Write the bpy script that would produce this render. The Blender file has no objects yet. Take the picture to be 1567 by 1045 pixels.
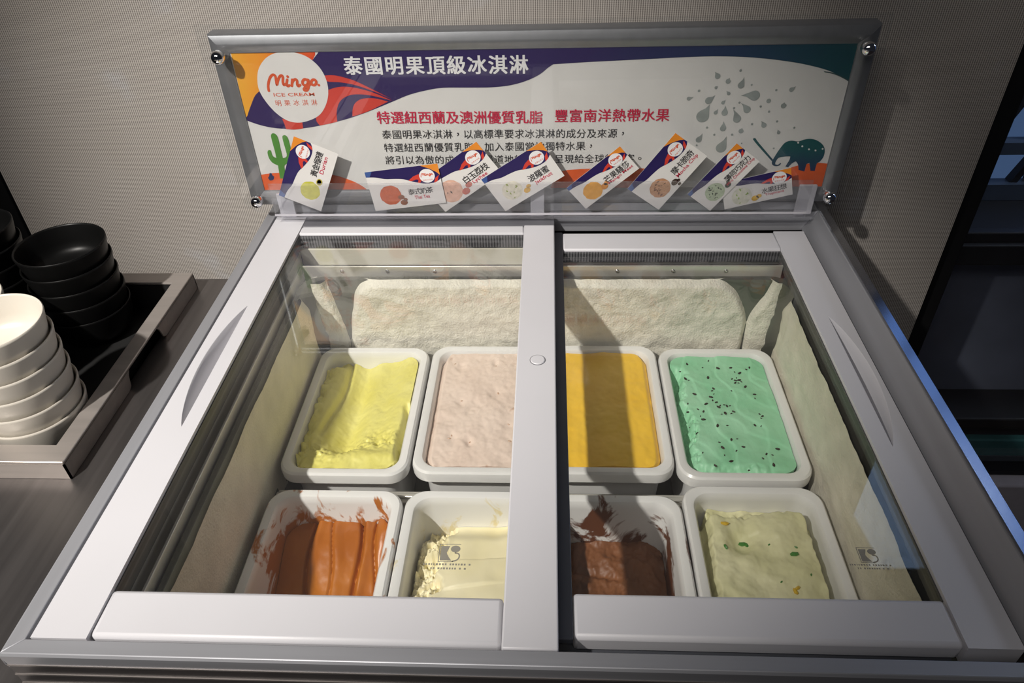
import bpy, bmesh, math, random
import numpy as np
from mathutils import Vector, Matrix, noise

# ------------------------------------------------------------------ camera, world, lights, exposure
S = bpy.context.scene
COL = S.collection
random.seed(4)
CAM_M = Matrix(((0.9988351, 0.0398511, -0.0272079), (0.0034744, -0.6217888, -0.7831773), (-0.0481281, 0.7821704, -0.6212029)))          # rows: right, down, forward
cam_d = bpy.data.cameras.new('camera')
cam_d.sensor_width = 36.0
cam_d.lens = 1132.319 / 1567 * 36.0
cam_d.clip_start = 0.02
cam = bpy.data.objects.new('camera', cam_d)
COL.objects.link(cam)
r_, d_, f_ = [Vector(v) for v in CAM_M]
cam.matrix_world = Matrix.Translation((0, 0, 1.45)) @ Matrix((r_, -d_, -f_)).transposed().to_4x4()
S.camera = cam

S.view_settings.view_transform = 'Standard'
S.view_settings.look = 'None'
S.view_settings.exposure = 0.0
S.view_settings.gamma = 1.0
S.view_settings.use_curve_mapping = False

w = bpy.data.worlds.new('world')
S.world = w
w.use_nodes = True
w.node_tree.nodes['Background'].inputs['Color'].default_value = (0.55, 0.6, 0.8, 1)
w.node_tree.nodes['Background'].inputs['Strength'].default_value = 0.02


def spot(name, loc, target, power, color, size_deg, blend, radius):
    l = bpy.data.lights.new(name, 'SPOT')
    l.energy = power
    l.color = color
    l.spot_size = math.radians(size_deg)
    l.spot_blend = blend
    l.shadow_soft_size = radius
    o = bpy.data.objects.new(name, l)
    o.location = loc
    o.rotation_euler = (Vector(target) - Vector(loc)).to_track_quat('-Z', 'Y').to_euler()
    COL.objects.link(o)
    return o


def area(name, loc, target, power, color, sx, sy):
    l = bpy.data.lights.new(name, 'AREA')
    l.shape = 'RECTANGLE'
    l.size, l.size_y = sx, sy
    l.energy = power
    l.color = color
    o = bpy.data.objects.new(name, l)
    o.location = loc
    o.rotation_euler = (Vector(target) - Vector(loc)).to_track_quat('-Z', 'Y').to_euler()
    COL.objects.link(o)
    return o


spot('ceiling_downlight', (-1.05, -0.45, 2.5), (-0.32, 0.76, 0.9), 262, (1.0, 0.95, 0.89), 40, 1.0, 0.03)
area('ceiling_fill', (-0.3, -0.6, 2.6), (0, 0.7, 0.9), 6, (1.0, 0.95, 0.9), 1.0, 0.6)


# ------------------------------------------------------------------ helpers
def tag(o, label=None, cat=None, group=None, kind=None):
    if label: o['label'] = label
    if cat: o['category'] = cat
    if group: o['group'] = group
    if kind: o['kind'] = kind
    return o


def empty(name, loc, label, cat, group=None):
    o = bpy.data.objects.new(name, None)
    o.empty_display_size = 0.05
    o.location = loc
    COL.objects.link(o)
    return tag(o, label, cat, group)


class MB:
    """collects polygons (with a material slot each) and links them as one mesh object"""
    def __init__(self):
        self.v, self.f, self.m = [], [], []

    def poly(self, pts, m=0):
        i = len(self.v)
        self.v += [tuple(p) for p in pts]
        self.f.append(list(range(i, i + len(pts))))
        self.m.append(m)

    def box(self, x0, x1, y0, y1, z0, z1, m=0):
        i = len(self.v)
        self.v += [(x, y, z) for z in (z0, z1) for y in (y0, y1) for x in (x0, x1)]
        for q in ((0, 2, 3, 1), (4, 5, 7, 6), (0, 1, 5, 4), (2, 6, 7, 3), (0, 4, 6, 2), (1, 3, 7, 5)):
            self.f.append([i + k for k in q]); self.m.append(m)

    def loft(self, loops, m=0, closed=True, cap0=False, cap1=False, ring=False):
        i = len(self.v)
        n = len(loops[0])
        for l in loops: self.v += [tuple(p) for p in l]
        L = len(loops)
        for a in range(L if ring else L - 1):
            b = (a + 1) % L
            for k in range(n if closed else n - 1):
                k2 = (k + 1) % n
                self.f.append([i + a * n + k, i + a * n + k2, i + b * n + k2, i + b * n + k]); self.m.append(m)
        if cap0: self.f.append([i + k for k in range(n)][::-1]); self.m.append(m)
        if cap1: self.f.append([i + (L - 1) * n + k for k in range(n)]); self.m.append(m)

    def prism(self, pts, axis, a, b, m=0):
        """polygon pts (2-D) extruded along axis 'x','y','z' from a to b"""
        def P(p, t):
            return {'x': (t, p[0], p[1]), 'y': (p[0], t, p[1]), 'z': (p[0], p[1], t)}[axis]
        self.loft([[P(p, a) for p in pts], [P(p, b) for p in pts]], m, True, True, True)

    def lathe(self, prof, seg=48, c=(0, 0, 0), m=0, axis='z'):
        loops = []
        for r, h in prof:
            l = []
            for k in range(seg):
                t = 2 * math.pi * k / seg
                if axis == 'z': l.append((c[0] + r * math.cos(t), c[1] + r * math.sin(t), c[2] + h))
                else: l.append((c[0] + r * math.cos(t), c[1] + h, c[2] + r * math.sin(t)))
            loops.append(l)
        self.loft(loops, m, True, True, True)

    def add(self, verts, faces, m=0):
        i = len(self.v)
        self.v += [tuple(p) for p in verts]
        for f in faces:
            self.f.append([i + k for k in f]); self.m.append(m)

    def build(self, name, mats, parent=None, bevel=0, angle=35, seg=2, normals=True, smooth=True, front=None):
        if not isinstance(mats, (list, tuple)): mats = [mats]
        off = Vector(parent.location) if parent and parent.get('world_built', 1) else Vector((0, 0, 0))
        if parent and parent.parent: off = off + Vector(parent.parent.location)
        me = bpy.data.meshes.new(name)
        me.from_pydata([tuple(Vector(p) - off) for p in self.v], [], self.f)
        for mt in mats: me.materials.append(mt)
        for p, k in zip(me.polygons, self.m): p.material_index = k
        bm = bmesh.new(); bm.from_mesh(me)
        if normals:
            bmesh.ops.remove_doubles(bm, verts=bm.verts, dist=1e-6)
            bmesh.ops.recalc_face_normals(bm, faces=bm.faces)
        if smooth:
            for f in bm.faces: f.smooth = True
            for e in bm.edges:
                if len(e.link_faces) == 2 and e.calc_face_angle(0) > math.radians(angle): e.smooth = False
        if front is not None:                      # printed faces all look towards the reader
            bm.normal_update()
            bmesh.ops.reverse_faces(bm, faces=[f for f in bm.faces if f.normal.y > 0.5 and f.calc_center_median().y < front])
        bm.to_mesh(me); bm.free()
        o = bpy.data.objects.new(name, me)
        COL.objects.link(o)
        if parent: o.parent = parent
        if bevel:
            b = o.modifiers.new('bevel', 'BEVEL')
            b.width = bevel; b.segments = seg; b.limit_method = 'ANGLE'; b.angle_limit = math.radians(40)
            b.harden_normals = False
        return o


def copy_thing(o):
    c = o.copy(); COL.objects.link(c)
    for ch in list(o.children):
        d = ch.copy(); COL.objects.link(d); d.parent = c
    return c


def rrect(hx, hy, r, z, n=7, cx=0, cy=0):
    pts = []
    for sx, sy, a0 in ((1, 1, 0), (-1, 1, 90), (-1, -1, 180), (1, -1, 270)):
        for k in range(n):
            a = math.radians(a0 + 90 * k / (n - 1))
            pts.append((cx + sx * (hx - r) + r * math.cos(a), cy + sy * (hy - r) + r * math.sin(a), z))
    return pts


def catmull(p, n=5, closed=True):
    out = []
    N = len(p)
    for i in range(N if closed else N - 1):
        g = (lambda k: p[k % N]) if closed else (lambda k: p[min(max(k, 0), N - 1)])
        a, b, c, d = [Vector(g(i + k)) for k in (-1, 0, 1, 2)]
        for k in range(n):
            t = k / n
            out.append(0.5 * ((2 * b) + (c - a) * t + (2 * a - 5 * b + 4 * c - d) * t * t + (3 * b - a - 3 * c + d) * t ** 3))
    if not closed: out.append(Vector(p[-1]))
    return [tuple(q) for q in out]


def soft(p, n=4, lim=55):
    """smooths a closed outline but keeps its sharp corners"""
    N = len(p)
    corner = []
    for i in range(N):
        a = Vector(p[i]) - Vector(p[i - 1]); b = Vector(p[(i + 1) % N]) - Vector(p[i])
        corner.append(a.length > 1e-6 and b.length > 1e-6 and abs(a.angle_signed(b)) > math.radians(lim))
    if not any(corner): return catmull(p, n)
    s = corner.index(True)
    q = [p[(s + i) % N] for i in range(N)] + [p[s]]
    c = [corner[(s + i) % N] for i in range(N)] + [True]
    out, run = [], [q[0]]
    for i in range(1, N + 1):
        run.append(q[i])
        if c[i]:
            out += catmull(run, n, False)[:-1] if len(run) > 2 else run[:-1]
            run = [q[i]]
    return out


def ribbon(pts, w, n=4):
    """a round-ended pen stroke as small quads and discs: list of (x, z) polygons"""
    c = [Vector(q) for q in (catmull(pts, n, False) if len(pts) > 2 else pts)]
    polys = []
    L, R = [], []
    for i, p in enumerate(c):
        t = (c[min(i + 1, len(c) - 1)] - c[max(i - 1, 0)])
        t = t.normalized() if t.length > 1e-9 else Vector((1, 0))
        nrm = Vector((-t.y, t.x)) * w / 2
        L.append(p + nrm); R.append(p - nrm)
    for i in range(len(c) - 1):
        polys.append([L[i], L[i + 1], R[i + 1], R[i]])
    for p in c[:1] + c[-1:]:
        polys.append([p + Vector((math.cos(a * math.pi / 5), math.sin(a * math.pi / 5))) * w / 2 for a in range(10)])
    return polys


_glyph = {}


def glyph(s, bold=0.0):
    """mesh of a text in em units, x from 0"""
    k = (s, bold)
    if k not in _glyph:
        c = bpy.data.curves.new('glyph', 'FONT')
        c.body = s; c.offset = bold; c.resolution_u = 3
        o = bpy.data.objects.new('glyph', c)
        COL.objects.link(o)
        dg = bpy.context.evaluated_depsgraph_get(); dg.update()
        e = o.evaluated_get(dg)
        m = e.to_mesh()
        vs = [(v.co.x, v.co.y) for v in m.vertices]
        fs = [list(p.vertices) for p in m.polygons]
        e.to_mesh_clear()
        bpy.data.objects.remove(o); bpy.data.curves.remove(c)
        _glyph[k] = (vs, fs)
    return _glyph[k]


def han(s, c, size, bold=0.0):
    """one Chinese character centred on c=(x, z) with em size; returns verts2d, faces"""
    vs, fs = glyph(s, bold)
    if s in '，。':
        x0 = min(v[0] for v in vs); x1 = max(v[0] for v in vs); y0 = min(v[1] for v in vs); y1 = max(v[1] for v in vs)
        mx, my = (x0 + x1) / 2, (y0 + y1) / 2
    else:
        ref, _ = glyph('國')
        x0 = min(v[0] for v in ref); x1 = max(v[0] for v in ref); y0 = min(v[1] for v in ref); y1 = max(v[1] for v in ref)
        mx, my = (x0 + x1) / 2, (y0 + y1) / 2
    k = size * 0.92 / max(x1 - x0, y1 - y0) if s not in '，。' else size * 0.92 / max(1e-6, max(v[0] for v in glyph('國')[0]) - min(v[0] for v in glyph('國')[0]))
    return [(c[0] + (v[0] - mx) * k, c[1] + (v[1] - my) * k) for v in vs], fs


def latin(s, x0, x1, zb, h, bold=0.0):
    vs, fs = glyph(s, bold)
    a, b = min(v[0] for v in vs), max(v[0] for v in vs)
    kx = (x1 - x0) / (b - a)
    ref, _ = glyph('H')
    kz = h / max(v[1] for v in ref)
    return [(x0 + (v[0] - a) * kx, zb + v[1] * kz) for v in vs], fs


# ------------------------------------------------------------------ materials
def new_mat(name):
    m = bpy.data.materials.new(name); m.use_nodes = True
    nt = m.node_tree
    return m, nt, nt.nodes['Principled BSDF']


def N(nt, t, **kw):
    n = nt.nodes.new(t)
    for k, v in kw.items():
        if k in n.inputs: n.inputs[k].default_value = v
        else: setattr(n, k, v)
    return n


def ramp(nt, fac, stops):
    r = nt.nodes.new('ShaderNodeValToRGB')
    e = r.color_ramp.elements
    while len(e) < len(stops): e.new(0.5)
    for k, (p, c) in zip(e, stops): k.position = p; k.color = (*c, 1)
    nt.links.new(fac, r.inputs['Fac'])
    return r.outputs['Color']


def coords(nt, scale=(1, 1, 1)):
    tc = N(nt, 'ShaderNodeTexCoord'); mp = N(nt, 'ShaderNodeMapping')
    mp.inputs['Scale'].default_value = scale
    nt.links.new(tc.outputs['Object'], mp.inputs['Vector'])
    return mp.outputs['Vector']


def mat(name, color, rough=0.5, metal=0.0, var=0.06, vscale=30, bump=0.0, bscale=200, stretch=(1, 1, 1), spec=None, rvar=0.0, sss=0.0):
    m, nt, b = new_mat(name)
    b.inputs['Roughness'].default_value = rough
    b.inputs['Metallic'].default_value = metal
    if spec is not None: b.inputs['Specular IOR Level'].default_value = spec
    v = coords(nt, stretch)
    n = N(nt, 'ShaderNodeTexNoise', Scale=vscale, Detail=4.0)
    nt.links.new(v, n.inputs['Vector'])
    lo = tuple(c * (1 - var) for c in color); hi = tuple(min(1, c * (1 + var)) for c in color)
    nt.links.new(ramp(nt, n.outputs['Fac'], [(0.3, lo), (0.7, hi)]), b.inputs['Base Color'])
    if rvar:
        mr = N(nt, 'ShaderNodeMapRange'); mr.inputs['To Min'].default_value = rough - rvar; mr.inputs['To Max'].default_value = rough + rvar
        nt.links.new(n.outputs['Fac'], mr.inputs['Value']); nt.links.new(mr.outputs['Result'], b.inputs['Roughness'])
    if bump:
        n2 = N(nt, 'ShaderNodeTexNoise', Scale=bscale, Detail=3.0)
        nt.links.new(v, n2.inputs['Vector'])
        bp = N(nt, 'ShaderNodeBump', Strength=bump, Distance=0.002)
        nt.links.new(n2.outputs['Fac'], bp.inputs['Height']); nt.links.new(bp.outputs['Normal'], b.inputs['Normal'])
    if sss:
        b.inputs['Subsurface Weight'].default_value = sss
        b.inputs['Subsurface Radius'].default_value = (0.01, 0.006, 0.004)
        b.inputs['Subsurface Scale'].default_value = 0.5
    return m


def clear(name, tint, ior=1.49, extra=0.0, haze=(0.9, 0.9, 0.95)):
    """thin clear sheet: passes light, mirrors by Fresnel, with a little surface haze"""
    m, nt, b = new_mat(name)
    nt.nodes.remove(b)
    out = nt.nodes['Material Output']
    tr = N(nt, 'ShaderNodeBsdfTransparent'); tr.inputs['Color'].default_value = (*tint, 1)
    gl = N(nt, 'ShaderNodeBsdfGlossy', Roughness=0.02); gl.inputs['Color'].default_value = (1, 1, 1, 1)
    fr = N(nt, 'ShaderNodeFresnel', IOR=ior)
    ge = N(nt, 'ShaderNodeNewGeometry'); mi = N(nt, 'ShaderNodeMapRange')       # same mirror strength on both faces of the sheet
    mi.inputs['To Min'].default_value = ior; mi.inputs['To Max'].default_value = 1 / ior
    nt.links.new(ge.outputs['Backfacing'], mi.inputs['Value']); nt.links.new(mi.outputs['Result'], fr.inputs['IOR'])
    mx = N(nt, 'ShaderNodeMixShader')
    nt.links.new(fr.outputs['Fac'], mx.inputs['Fac']); nt.links.new(tr.outputs['BSDF'], mx.inputs[1]); nt.links.new(gl.outputs['BSDF'], mx.inputs[2])
    last = mx
    if extra:
        df = N(nt, 'ShaderNodeBsdfDiffuse'); df.inputs['Color'].default_value = (*haze, 1)
        m2 = N(nt, 'ShaderNodeMixShader'); m2.inputs['Fac'].default_value = extra
        nt.links.new(mx.outputs['Shader'], m2.inputs[1]); nt.links.new(df.outputs['BSDF'], m2.inputs[2])
        last = m2
    nt.links.new(last.outputs['Shader'], out.inputs['Surface'])
    return m


def emit(name, color, strength):
    m, nt, b = new_mat(name)
    b.inputs['Base Color'].default_value = (0, 0, 0, 1)
    b.inputs['Emission Color'].default_value = (*color, 1)
    b.inputs['Emission Strength'].default_value = strength
    return m


def print_grad(name, axis, stops, nscale=25, namp=0.0, lo=-0.5, hi=0.5, rough=0.35):
    """printed ink that runs from colour to colour along one axis of the panel"""
    m, nt, b = new_mat(name)
    tc = N(nt, 'ShaderNodeTexCoord'); sx = N(nt, 'ShaderNodeSeparateXYZ')
    nt.links.new(tc.outputs['Object'], sx.inputs['Vector'])
    mr = N(nt, 'ShaderNodeMapRange'); mr.inputs['From Min'].default_value = lo; mr.inputs['From Max'].default_value = hi
    nt.links.new(sx.outputs[axis], mr.inputs['Value'])
    f = mr.outputs['Result']
    if namp:
        n = N(nt, 'ShaderNodeTexNoise', Scale=nscale, Detail=6.0); nt.links.new(tc.outputs['Object'], n.inputs['Vector'])
        a = N(nt, 'ShaderNodeMath', operation='MULTIPLY_ADD'); a.inputs[1].default_value = namp
        nt.links.new(n.outputs['Fac'], a.inputs[0]); nt.links.new(f, a.inputs[2])
        s = N(nt, 'ShaderNodeMath', operation='SUBTRACT'); s.inputs[1].default_value = namp / 2
        nt.links.new(a.outputs[0], s.inputs[0]); f = s.outputs[0]
    nt.links.new(ramp(nt, f, stops), b.inputs['Base Color'])
    b.inputs['Roughness'].default_value = rough
    return m


M = {}
M['lid_white'] = mat('white_lid_plastic', (0.61, 0.605, 0.63), 0.42, var=0.02, vscale=8, bump=0.02, bscale=400)
M['frame_alu'] = mat('brushed_aluminium', (0.37, 0.375, 0.40), 0.48, 0.45, var=0.08, vscale=60, stretch=(1, 0.04, 1), rvar=0.05)
M['frame_alu_x'] = mat('brushed_aluminium_crosswise', (0.37, 0.375, 0.40), 0.48, 0.45, var=0.08, vscale=60, stretch=(0.04, 1, 1), rvar=0.05)
M['lid_grey'] = mat('plain_lid_grey', (0.13, 0.13, 0.145), 0.5, var=0.05)
M['dark_seal'] = mat('dark_slate_plastic', (0.085, 0.09, 0.105), 0.5, var=0.05)
M['cabinet'] = mat('dark_cabinet_steel', (0.05, 0.045, 0.045), 0.45, 0.3, var=0.1)
M['cabinet_line'] = mat('cabinet_pressed_line', (0.22, 0.2, 0.19), 0.4, 0.6)
M['counter'] = mat('dark_brushed_steel', (0.22, 0.205, 0.20), 0.38, 0.9, var=0.10, vscale=90, stretch=(1, 0.03, 1), rvar=0.06)
M['trim_polished'] = mat('polished_rim_trim', (0.62, 0.63, 0.66), 0.16, 0.95, var=0.03)
M['tray'] = mat('stainless_tray_steel', (0.46, 0.42, 0.39), 0.36, 0.6, var=0.08, vscale=90, stretch=(0.05, 1, 1), rvar=0.06)
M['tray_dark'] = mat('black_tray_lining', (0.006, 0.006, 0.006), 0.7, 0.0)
M['chrome'] = mat('chrome', (0.85, 0.85, 0.86), 0.07, 1.0, var=0.01)
M['strip'] = mat('inner_trim_aluminium', (0.62, 0.60, 0.55), 0.30, 0.5, var=0.06, vscale=40, stretch=(0.1, 0.1, 1))
M['plate'] = mat('cream_liner_plastic', (0.66, 0.63, 0.54), 0.45, 0.0, var=0.05)
M['liner'] = mat('bare_liner_steel', (0.14, 0.14, 0.115), 0.38, 0.6, var=0.12, vscale=20)
M['bowl_white'] = mat('cream_glazed_stoneware', (0.61, 0.57, 0.50), 0.33, var=0.03, vscale=20)
M['bowl_black'] = mat('matt_black_stoneware', (0.004, 0.004, 0.004), 0.38, var=0.15, spec=0.2)
M['pan'] = mat('white_polycarbonate', (0.77, 0.765, 0.755), 0.28, var=0.03, vscale=20)
M['acrylic'] = clear('clear_acrylic', (0.97, 0.975, 0.975), 1.40, 0.008)
M['acrylic_lip'] = clear('clear_acrylic_lip', (0.93, 0.93, 0.94), 1.42, 0.035)
M['sign_alu'] = mat('sign_frame_aluminium', (0.27, 0.275, 0.29), 0.4, 0.6, var=0.06, vscale=60)
M['glass'] = clear('lid_glass', (0.985, 0.988, 0.98), 1.5, 0.004)
M['bracket'] = mat('frosted_bracket', (0.50, 0.49, 0.53), 0.4)
M['mark'] = mat('etched_mark', (0.26, 0.245, 0.20), 0.6)

# ------------------------------------------------------------------ the setting
def blind_material():
    m, nt, b = new_mat('woven_screen_fabric')
    tc = N(nt, 'ShaderNodeTexCoord'); sx = N(nt, 'ShaderNodeSeparateXYZ')
    nt.links.new(tc.outputs['Object'], sx.inputs['Vector'])

    def wave(sock, period):
        a = N(nt, 'ShaderNodeMath', operation='MULTIPLY'); a.inputs[1].default_value = 2 * math.pi / period
        s = N(nt, 'ShaderNodeMath', operation='SINE')
        nt.links.new(sock, a.inputs[0]); nt.links.new(a.outputs[0], s.inputs[0]); return s.outputs[0]
    wx = wave(sx.outputs['X'], 0.0031); wz = wave(sx.outputs['Z'], 0.0024)
    ad = N(nt, 'ShaderNodeMath', operation='MULTIPLY_ADD'); ad.inputs[1].default_value = 0.42
    nt.links.new(wz, ad.inputs[0]); nt.links.new(wx, ad.inputs[2])
    mr = N(nt, 'ShaderNodeMapRange'); mr.inputs['From Min'].default_value = -1.3; mr.inputs['From Max'].default_value = 1.0
    nt.links.new(ad.outputs[0], mr.inputs['Value'])
    n = N(nt, 'ShaderNodeTexNoise', Scale=9.0, Detail=4.0); nt.links.new(tc.outputs['Object'], n.inputs['Vector'])
    cloth = ramp(nt, n.outputs['Fac'], [(0.35, (0.62, 0.57, 0.52)), (0.62, (0.65, 0.605, 0.56)), (0.72, (0.69, 0.68, 0.69))])  # smudged cloth tone; the palest bluish stop paints faint light patches in
    mx = N(nt, 'ShaderNodeMix', data_type='RGBA')
    mx.inputs[6].default_value = (0.17, 0.15, 0.135, 1)
    nt.links.new(mr.outputs['Result'], mx.inputs[0]); nt.links.new(cloth, mx.inputs[7])
    nt.links.new(mx.outputs[2], b.inputs['Base Color'])
    bp = N(nt, 'ShaderNodeBump', Strength=0.3, Distance=0.0004)
    nt.links.new(ad.outputs[0], bp.inputs['Height']); nt.links.new(bp.outputs['Normal'], b.inputs['Normal'])
    b.inputs['Roughness'].default_value = 0.75
    return m


M['blind'] = blind_material()
M['black_frame'] = mat('black_window_frame', (0.006, 0.006, 0.007), 0.6, 0.0, var=0.2)
M['floor'] = mat('brown_floor', (0.10, 0.07, 0.055), 0.5, var=0.2, vscale=6)
M['outside_floor'] = mat('dark_outside_paving', (0.02, 0.02, 0.022), 0.8, var=0.2, vscale=6)
M['sill'] = mat('pale_sill', (0.60, 0.57, 0.62), 0.5, var=0.05)
M['navy_wall'] = mat('dark_navy_wall', (0.16, 0.18, 0.25), 0.7, var=0.2, vscale=5)
M['black_board'] = mat('black_board', (0.006, 0.006, 0.008), 0.6)
M['teal_board'] = mat('dark_teal_board', (0.06, 0.24, 0.27), 0.5, var=0.12)
M['steel_blue'] = mat('grey_blue_ledge', (0.10, 0.13, 0.18), 0.4, 0.3)
M['shop_glow'] = emit('lit_shop_window_glass', (0.42, 0.62, 1.0), 1.25)
M['rim_glow'] = emit('unseen_rim_glow', (0.16, 0.36, 1.0), 0.55)
M['pane_glow'] = emit('lit_pane_far_off', (0.20, 0.36, 0.75), 0.22)

b = MB(); b.box(-2.0, 2.4, -1.0, 1.085, -0.03, 0)
tag(b.build('floor', M['floor']), kind='structure')
b = MB(); b.box(-2.0, 2.4, 1.15, 3.2, -0.06, -0.03)
tag(b.build('floor_outside', M['outside_floor']), kind='structure')
b = MB(); b.box(-2.0, 2.4, 1.085, 1.15, -0.03, 0.2)
tag(b.build('trim_1', M['sill'], bevel=0.006), kind='structure')
# window behind the blind: posts, glass
win = MB()
for x0, x1 in ((-1.01, -0.925), (0.665, 0.705), (2.3, 2.4)):
    win.box(x0, x1, 1.115, 1.16, 0.2, 2.6)
win.box(-1.9, 2.4, 1.115, 1.16, 2.5, 2.6)
win.box(-1.9, 2.4, 1.115, 1.16, 0.2, 0.215)
wo = tag(win.build('window_1', M['black_frame'], bevel=0.002), kind='structure')
for x0, x1 in ((-0.925, 0.665), (0.705, 2.3)):
    g = MB(); g.box(x0, x1, 1.136, 1.142, 0.215, 2.5)
    g.build('pane', M['glass'], wo)

# roller blind
rb = empty('roller_blind', (-0.12, 1.095, 0.25), 'beige woven screen blind hanging behind the sign', 'blind')
b = MB(); b.box(-0.902, 0.662, 1.0945, 1.0955, 0.27, 2.38); b.build('fabric', M['blind'], rb)
b = MB(); b.box(-0.902, 0.662, 1.090, 1.100, 0.25, 0.275); b.build('bottom_bar', M['black_frame'], rb, bevel=0.003)
b = MB(); b.lathe([(0.03, -0.78), (0.03, 0.785)], 24, (0, 0, 0))
b.v = [(-0.12 + z, 1.105 + x - 0.0, 2.39 + y) for x, y, z in b.v]; b.build('roller_tube', M['frame_alu'], rb)

# what stands outside, seen through the gap to the right of the blind, plus unseen lights
b = MB(); b.box(0.72, 2.3, 1.30, 1.40, -0.03, 0.655)
tag(b.build('wall_outside', M['navy_wall']), kind='structure')
t = empty('slatted_barrier', (1.5, 1.25, -0.03), 'dark teal horizontal boards low down outside the window', 'barrier')
for z0, z1 in ((0.045, 0.105), (0.115, 0.175)):
    b = MB(); b.box(0.8, 2.2, 1.215, 1.235, z0 + 0.03, z1 + 0.03); b.build('board', M['teal_board'], t, bevel=0.004)
for x in (0.85, 1.5, 2.15):
    b = MB(); b.box(x - 0.03, x + 0.03, 1.235, 1.27, -0.03, 0.24); b.build('post', M['black_board'], t)
t = empty('wall_shelf', (1.5, 1.30, 0.2), 'black shelf board under the navy wall panel outside', 'shelf')
b = MB(); b.box(0.75, 2.25, 1.20, 1.30, 0.255, 0.285); b.build('shelf_board', M['black_board'], t, bevel=0.004)
for x in (0.95, 2.0):
    b = MB(); b.prism([(1.30, 0.255), (1.30, 0.17), (1.285, 0.17), (1.22, 0.255)], 'x', x - 0.01, x + 0.01); b.build('bracket', M['black_board'], t)
b = MB(); b.box(0.72, 2.3, 1.24, 1.42, 0.655, 0.70)
b.box(0.72, 2.3, 1.25, 1.27, 0.70, 0.722)
o = tag(b.build('ledge', M['black_board'], bevel=0.003), 'black ledge on top of the navy wall outside', 'ledge')
t = empty('shop_window', (1.2, 1.46, 0.70), 'blue lit shop window across the dark outside, with an added unseen bright pane', 'shop window')
b = MB(); b.box(0.74, 0.98, 1.45, 1.47, 0.70, 1.25); b.build('pane', M['pane_glow'], t)
b = MB(); b.box(0.98, 2.6, 1.45, 1.47, 0.80, 1.75); b.build('pane', M['rim_glow'], t)  # unseen brighter pane, added so the freezer's right rim reflects blue
for x0, x1, w_ in ((0.80, 1.02, 0.035), (1.0, 0.84, 0.02), (1.1, 1.34, 0.035), (0.93, 1.16, 0.015)):
    b = MB(); b.prism([(x0, 0.70), (x0 + w_, 0.70), (x1 + w_, 1.25), (x1, 1.25)], 'y', 1.43, 1.45); b.build('bar', M['black_board'], t)
b = MB(); b.box(0.74, 2.2, 1.42, 1.45, 0.70, 0.735); b.box(0.74, 2.2, 1.42, 1.45, 0.80, 0.825); b.build('cross_rail', M['steel_blue'], t)
l = bpy.data.lights.new('outside_fill', 'POINT'); l.energy = 9.0; l.color = (0.7, 0.8, 1.0); l.shadow_soft_size = 0.1  # unseen fill light added to brighten the wall and boards outside
o = bpy.data.objects.new('outside_fill', l); o.location = (1.45, 1.235, 1.6); COL.objects.link(o)
t = empty('light_box', (1.1, 1.52, 1.9), 'tall blue lit shop light box above the street outside', 'light box')
b = MB(); b.prism([(0.935, 1.92), (0.90, 2.09), (1.07, 2.37), (1.23, 2.37), (1.05, 1.98)], 'y', 1.50, 1.52); b.build('pane', M['shop_glow'], t)
b = MB(); b.box(1.07, 1.26, 1.50, 1.52, 2.40, 2.44); b.build('pane', M['shop_glow'], t)
b = MB(); b.box(0.86, 1.30, 1.525, 1.56, 1.85, 2.5); b.build('casing', M['black_board'], t, bevel=0.004)

# steel counter to the left, tray with bowls
ct = empty('steel_counter', (-0.9, 0.5, 0), 'dark brushed steel counter to the left of the freezer', 'counter')
b = MB()
co = [(-1.6, 0.10), (-0.440, 0.10), (-0.440, 0.912), (-1.6, 0.912)]; ci = [(-1.145, 0.526), (-0.525, 0.526), (-0.525, 0.878), (-1.145, 0.878)]
b.loft([[(x, y, z) for x, y in q] for q, z in ((co, 0.805), (co, 0.845), (ci, 0.845), (ci, 0.805))], 0, True, ring=True)
b.build('worktop', M['counter'], ct, bevel=0.003)
b = MB(); b.box(-1.58, -0.447, 0.13, 0.90, 0.0, 0.805); b.build('base', M['cabinet'], ct)
tr = empty('bowl_tray', (-0.83, 0.70, 0.8252), 'open stainless steel tray holding the stacked bowls', 'tray')
TX0, TX1, TY0, TY1, TZ = -1.155, -0.5165, 0.518, 0.8865, 0.8715
b = MB()
out_, in_ = [], []
for (x, y), (xi, yi) in zip(((TX0, TY0), (TX1, TY0), (TX1, TY1), (TX0, TY1)), ((1, 1), (-1, 1), (-1, -1), (1, -1))):
    out_.append((x, y)); in_.append((x + xi * 0.021, y + yi * 0.026))
b.loft([[(x, y, TZ - 0.004) for x, y in out_], [(x, y, TZ) for x, y in out_], [(x, y, TZ) for x, y in in_], [(x, y, TZ - 0.004) for x, y in in_]], 0, True, ring=True)
b.build('rim', M['tray'], tr, bevel=0.0012)
b = MB(); b.box(TX0, TX1, TY0, TY0 + 0.002, 0.8455, TZ - 0.004); b.build('front_skirt', M['tray'], tr)
b = MB(); b.box(TX0, TX1, TY1 - 0.002, TY1, 0.8455, TZ - 0.004); b.build('back_skirt', M['tray'], tr)
b = MB(); b.box(TX0, TX0 + 0.002, TY0, TY1, 0.8455, TZ - 0.004); b.build('side_skirt', M['tray'], tr)
b = MB(); z0, z1 = 0.8455, TZ - 0.004                         # right skirt with the rounded hand slot cut out of it
b.prism([(TY0, z0), (0.660, z0), (0.666, z0 + 0.003), (0.670, z1 - 0.005), (0.674, z1), (TY0, z1)], 'x', TX1 - 0.002, TX1)
b.build('side_skirt', M['tray'], tr)
b = MB()
b.prism([(TY1, z0), (0.772, z0), (0.766, z0 + 0.003), (0.762, z1 - 0.005), (0.758, z1), (TY1, z1)], 'x', TX1 - 0.002, TX1)
b.build('side_skirt', M['tray'], tr)
b = MB()
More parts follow.
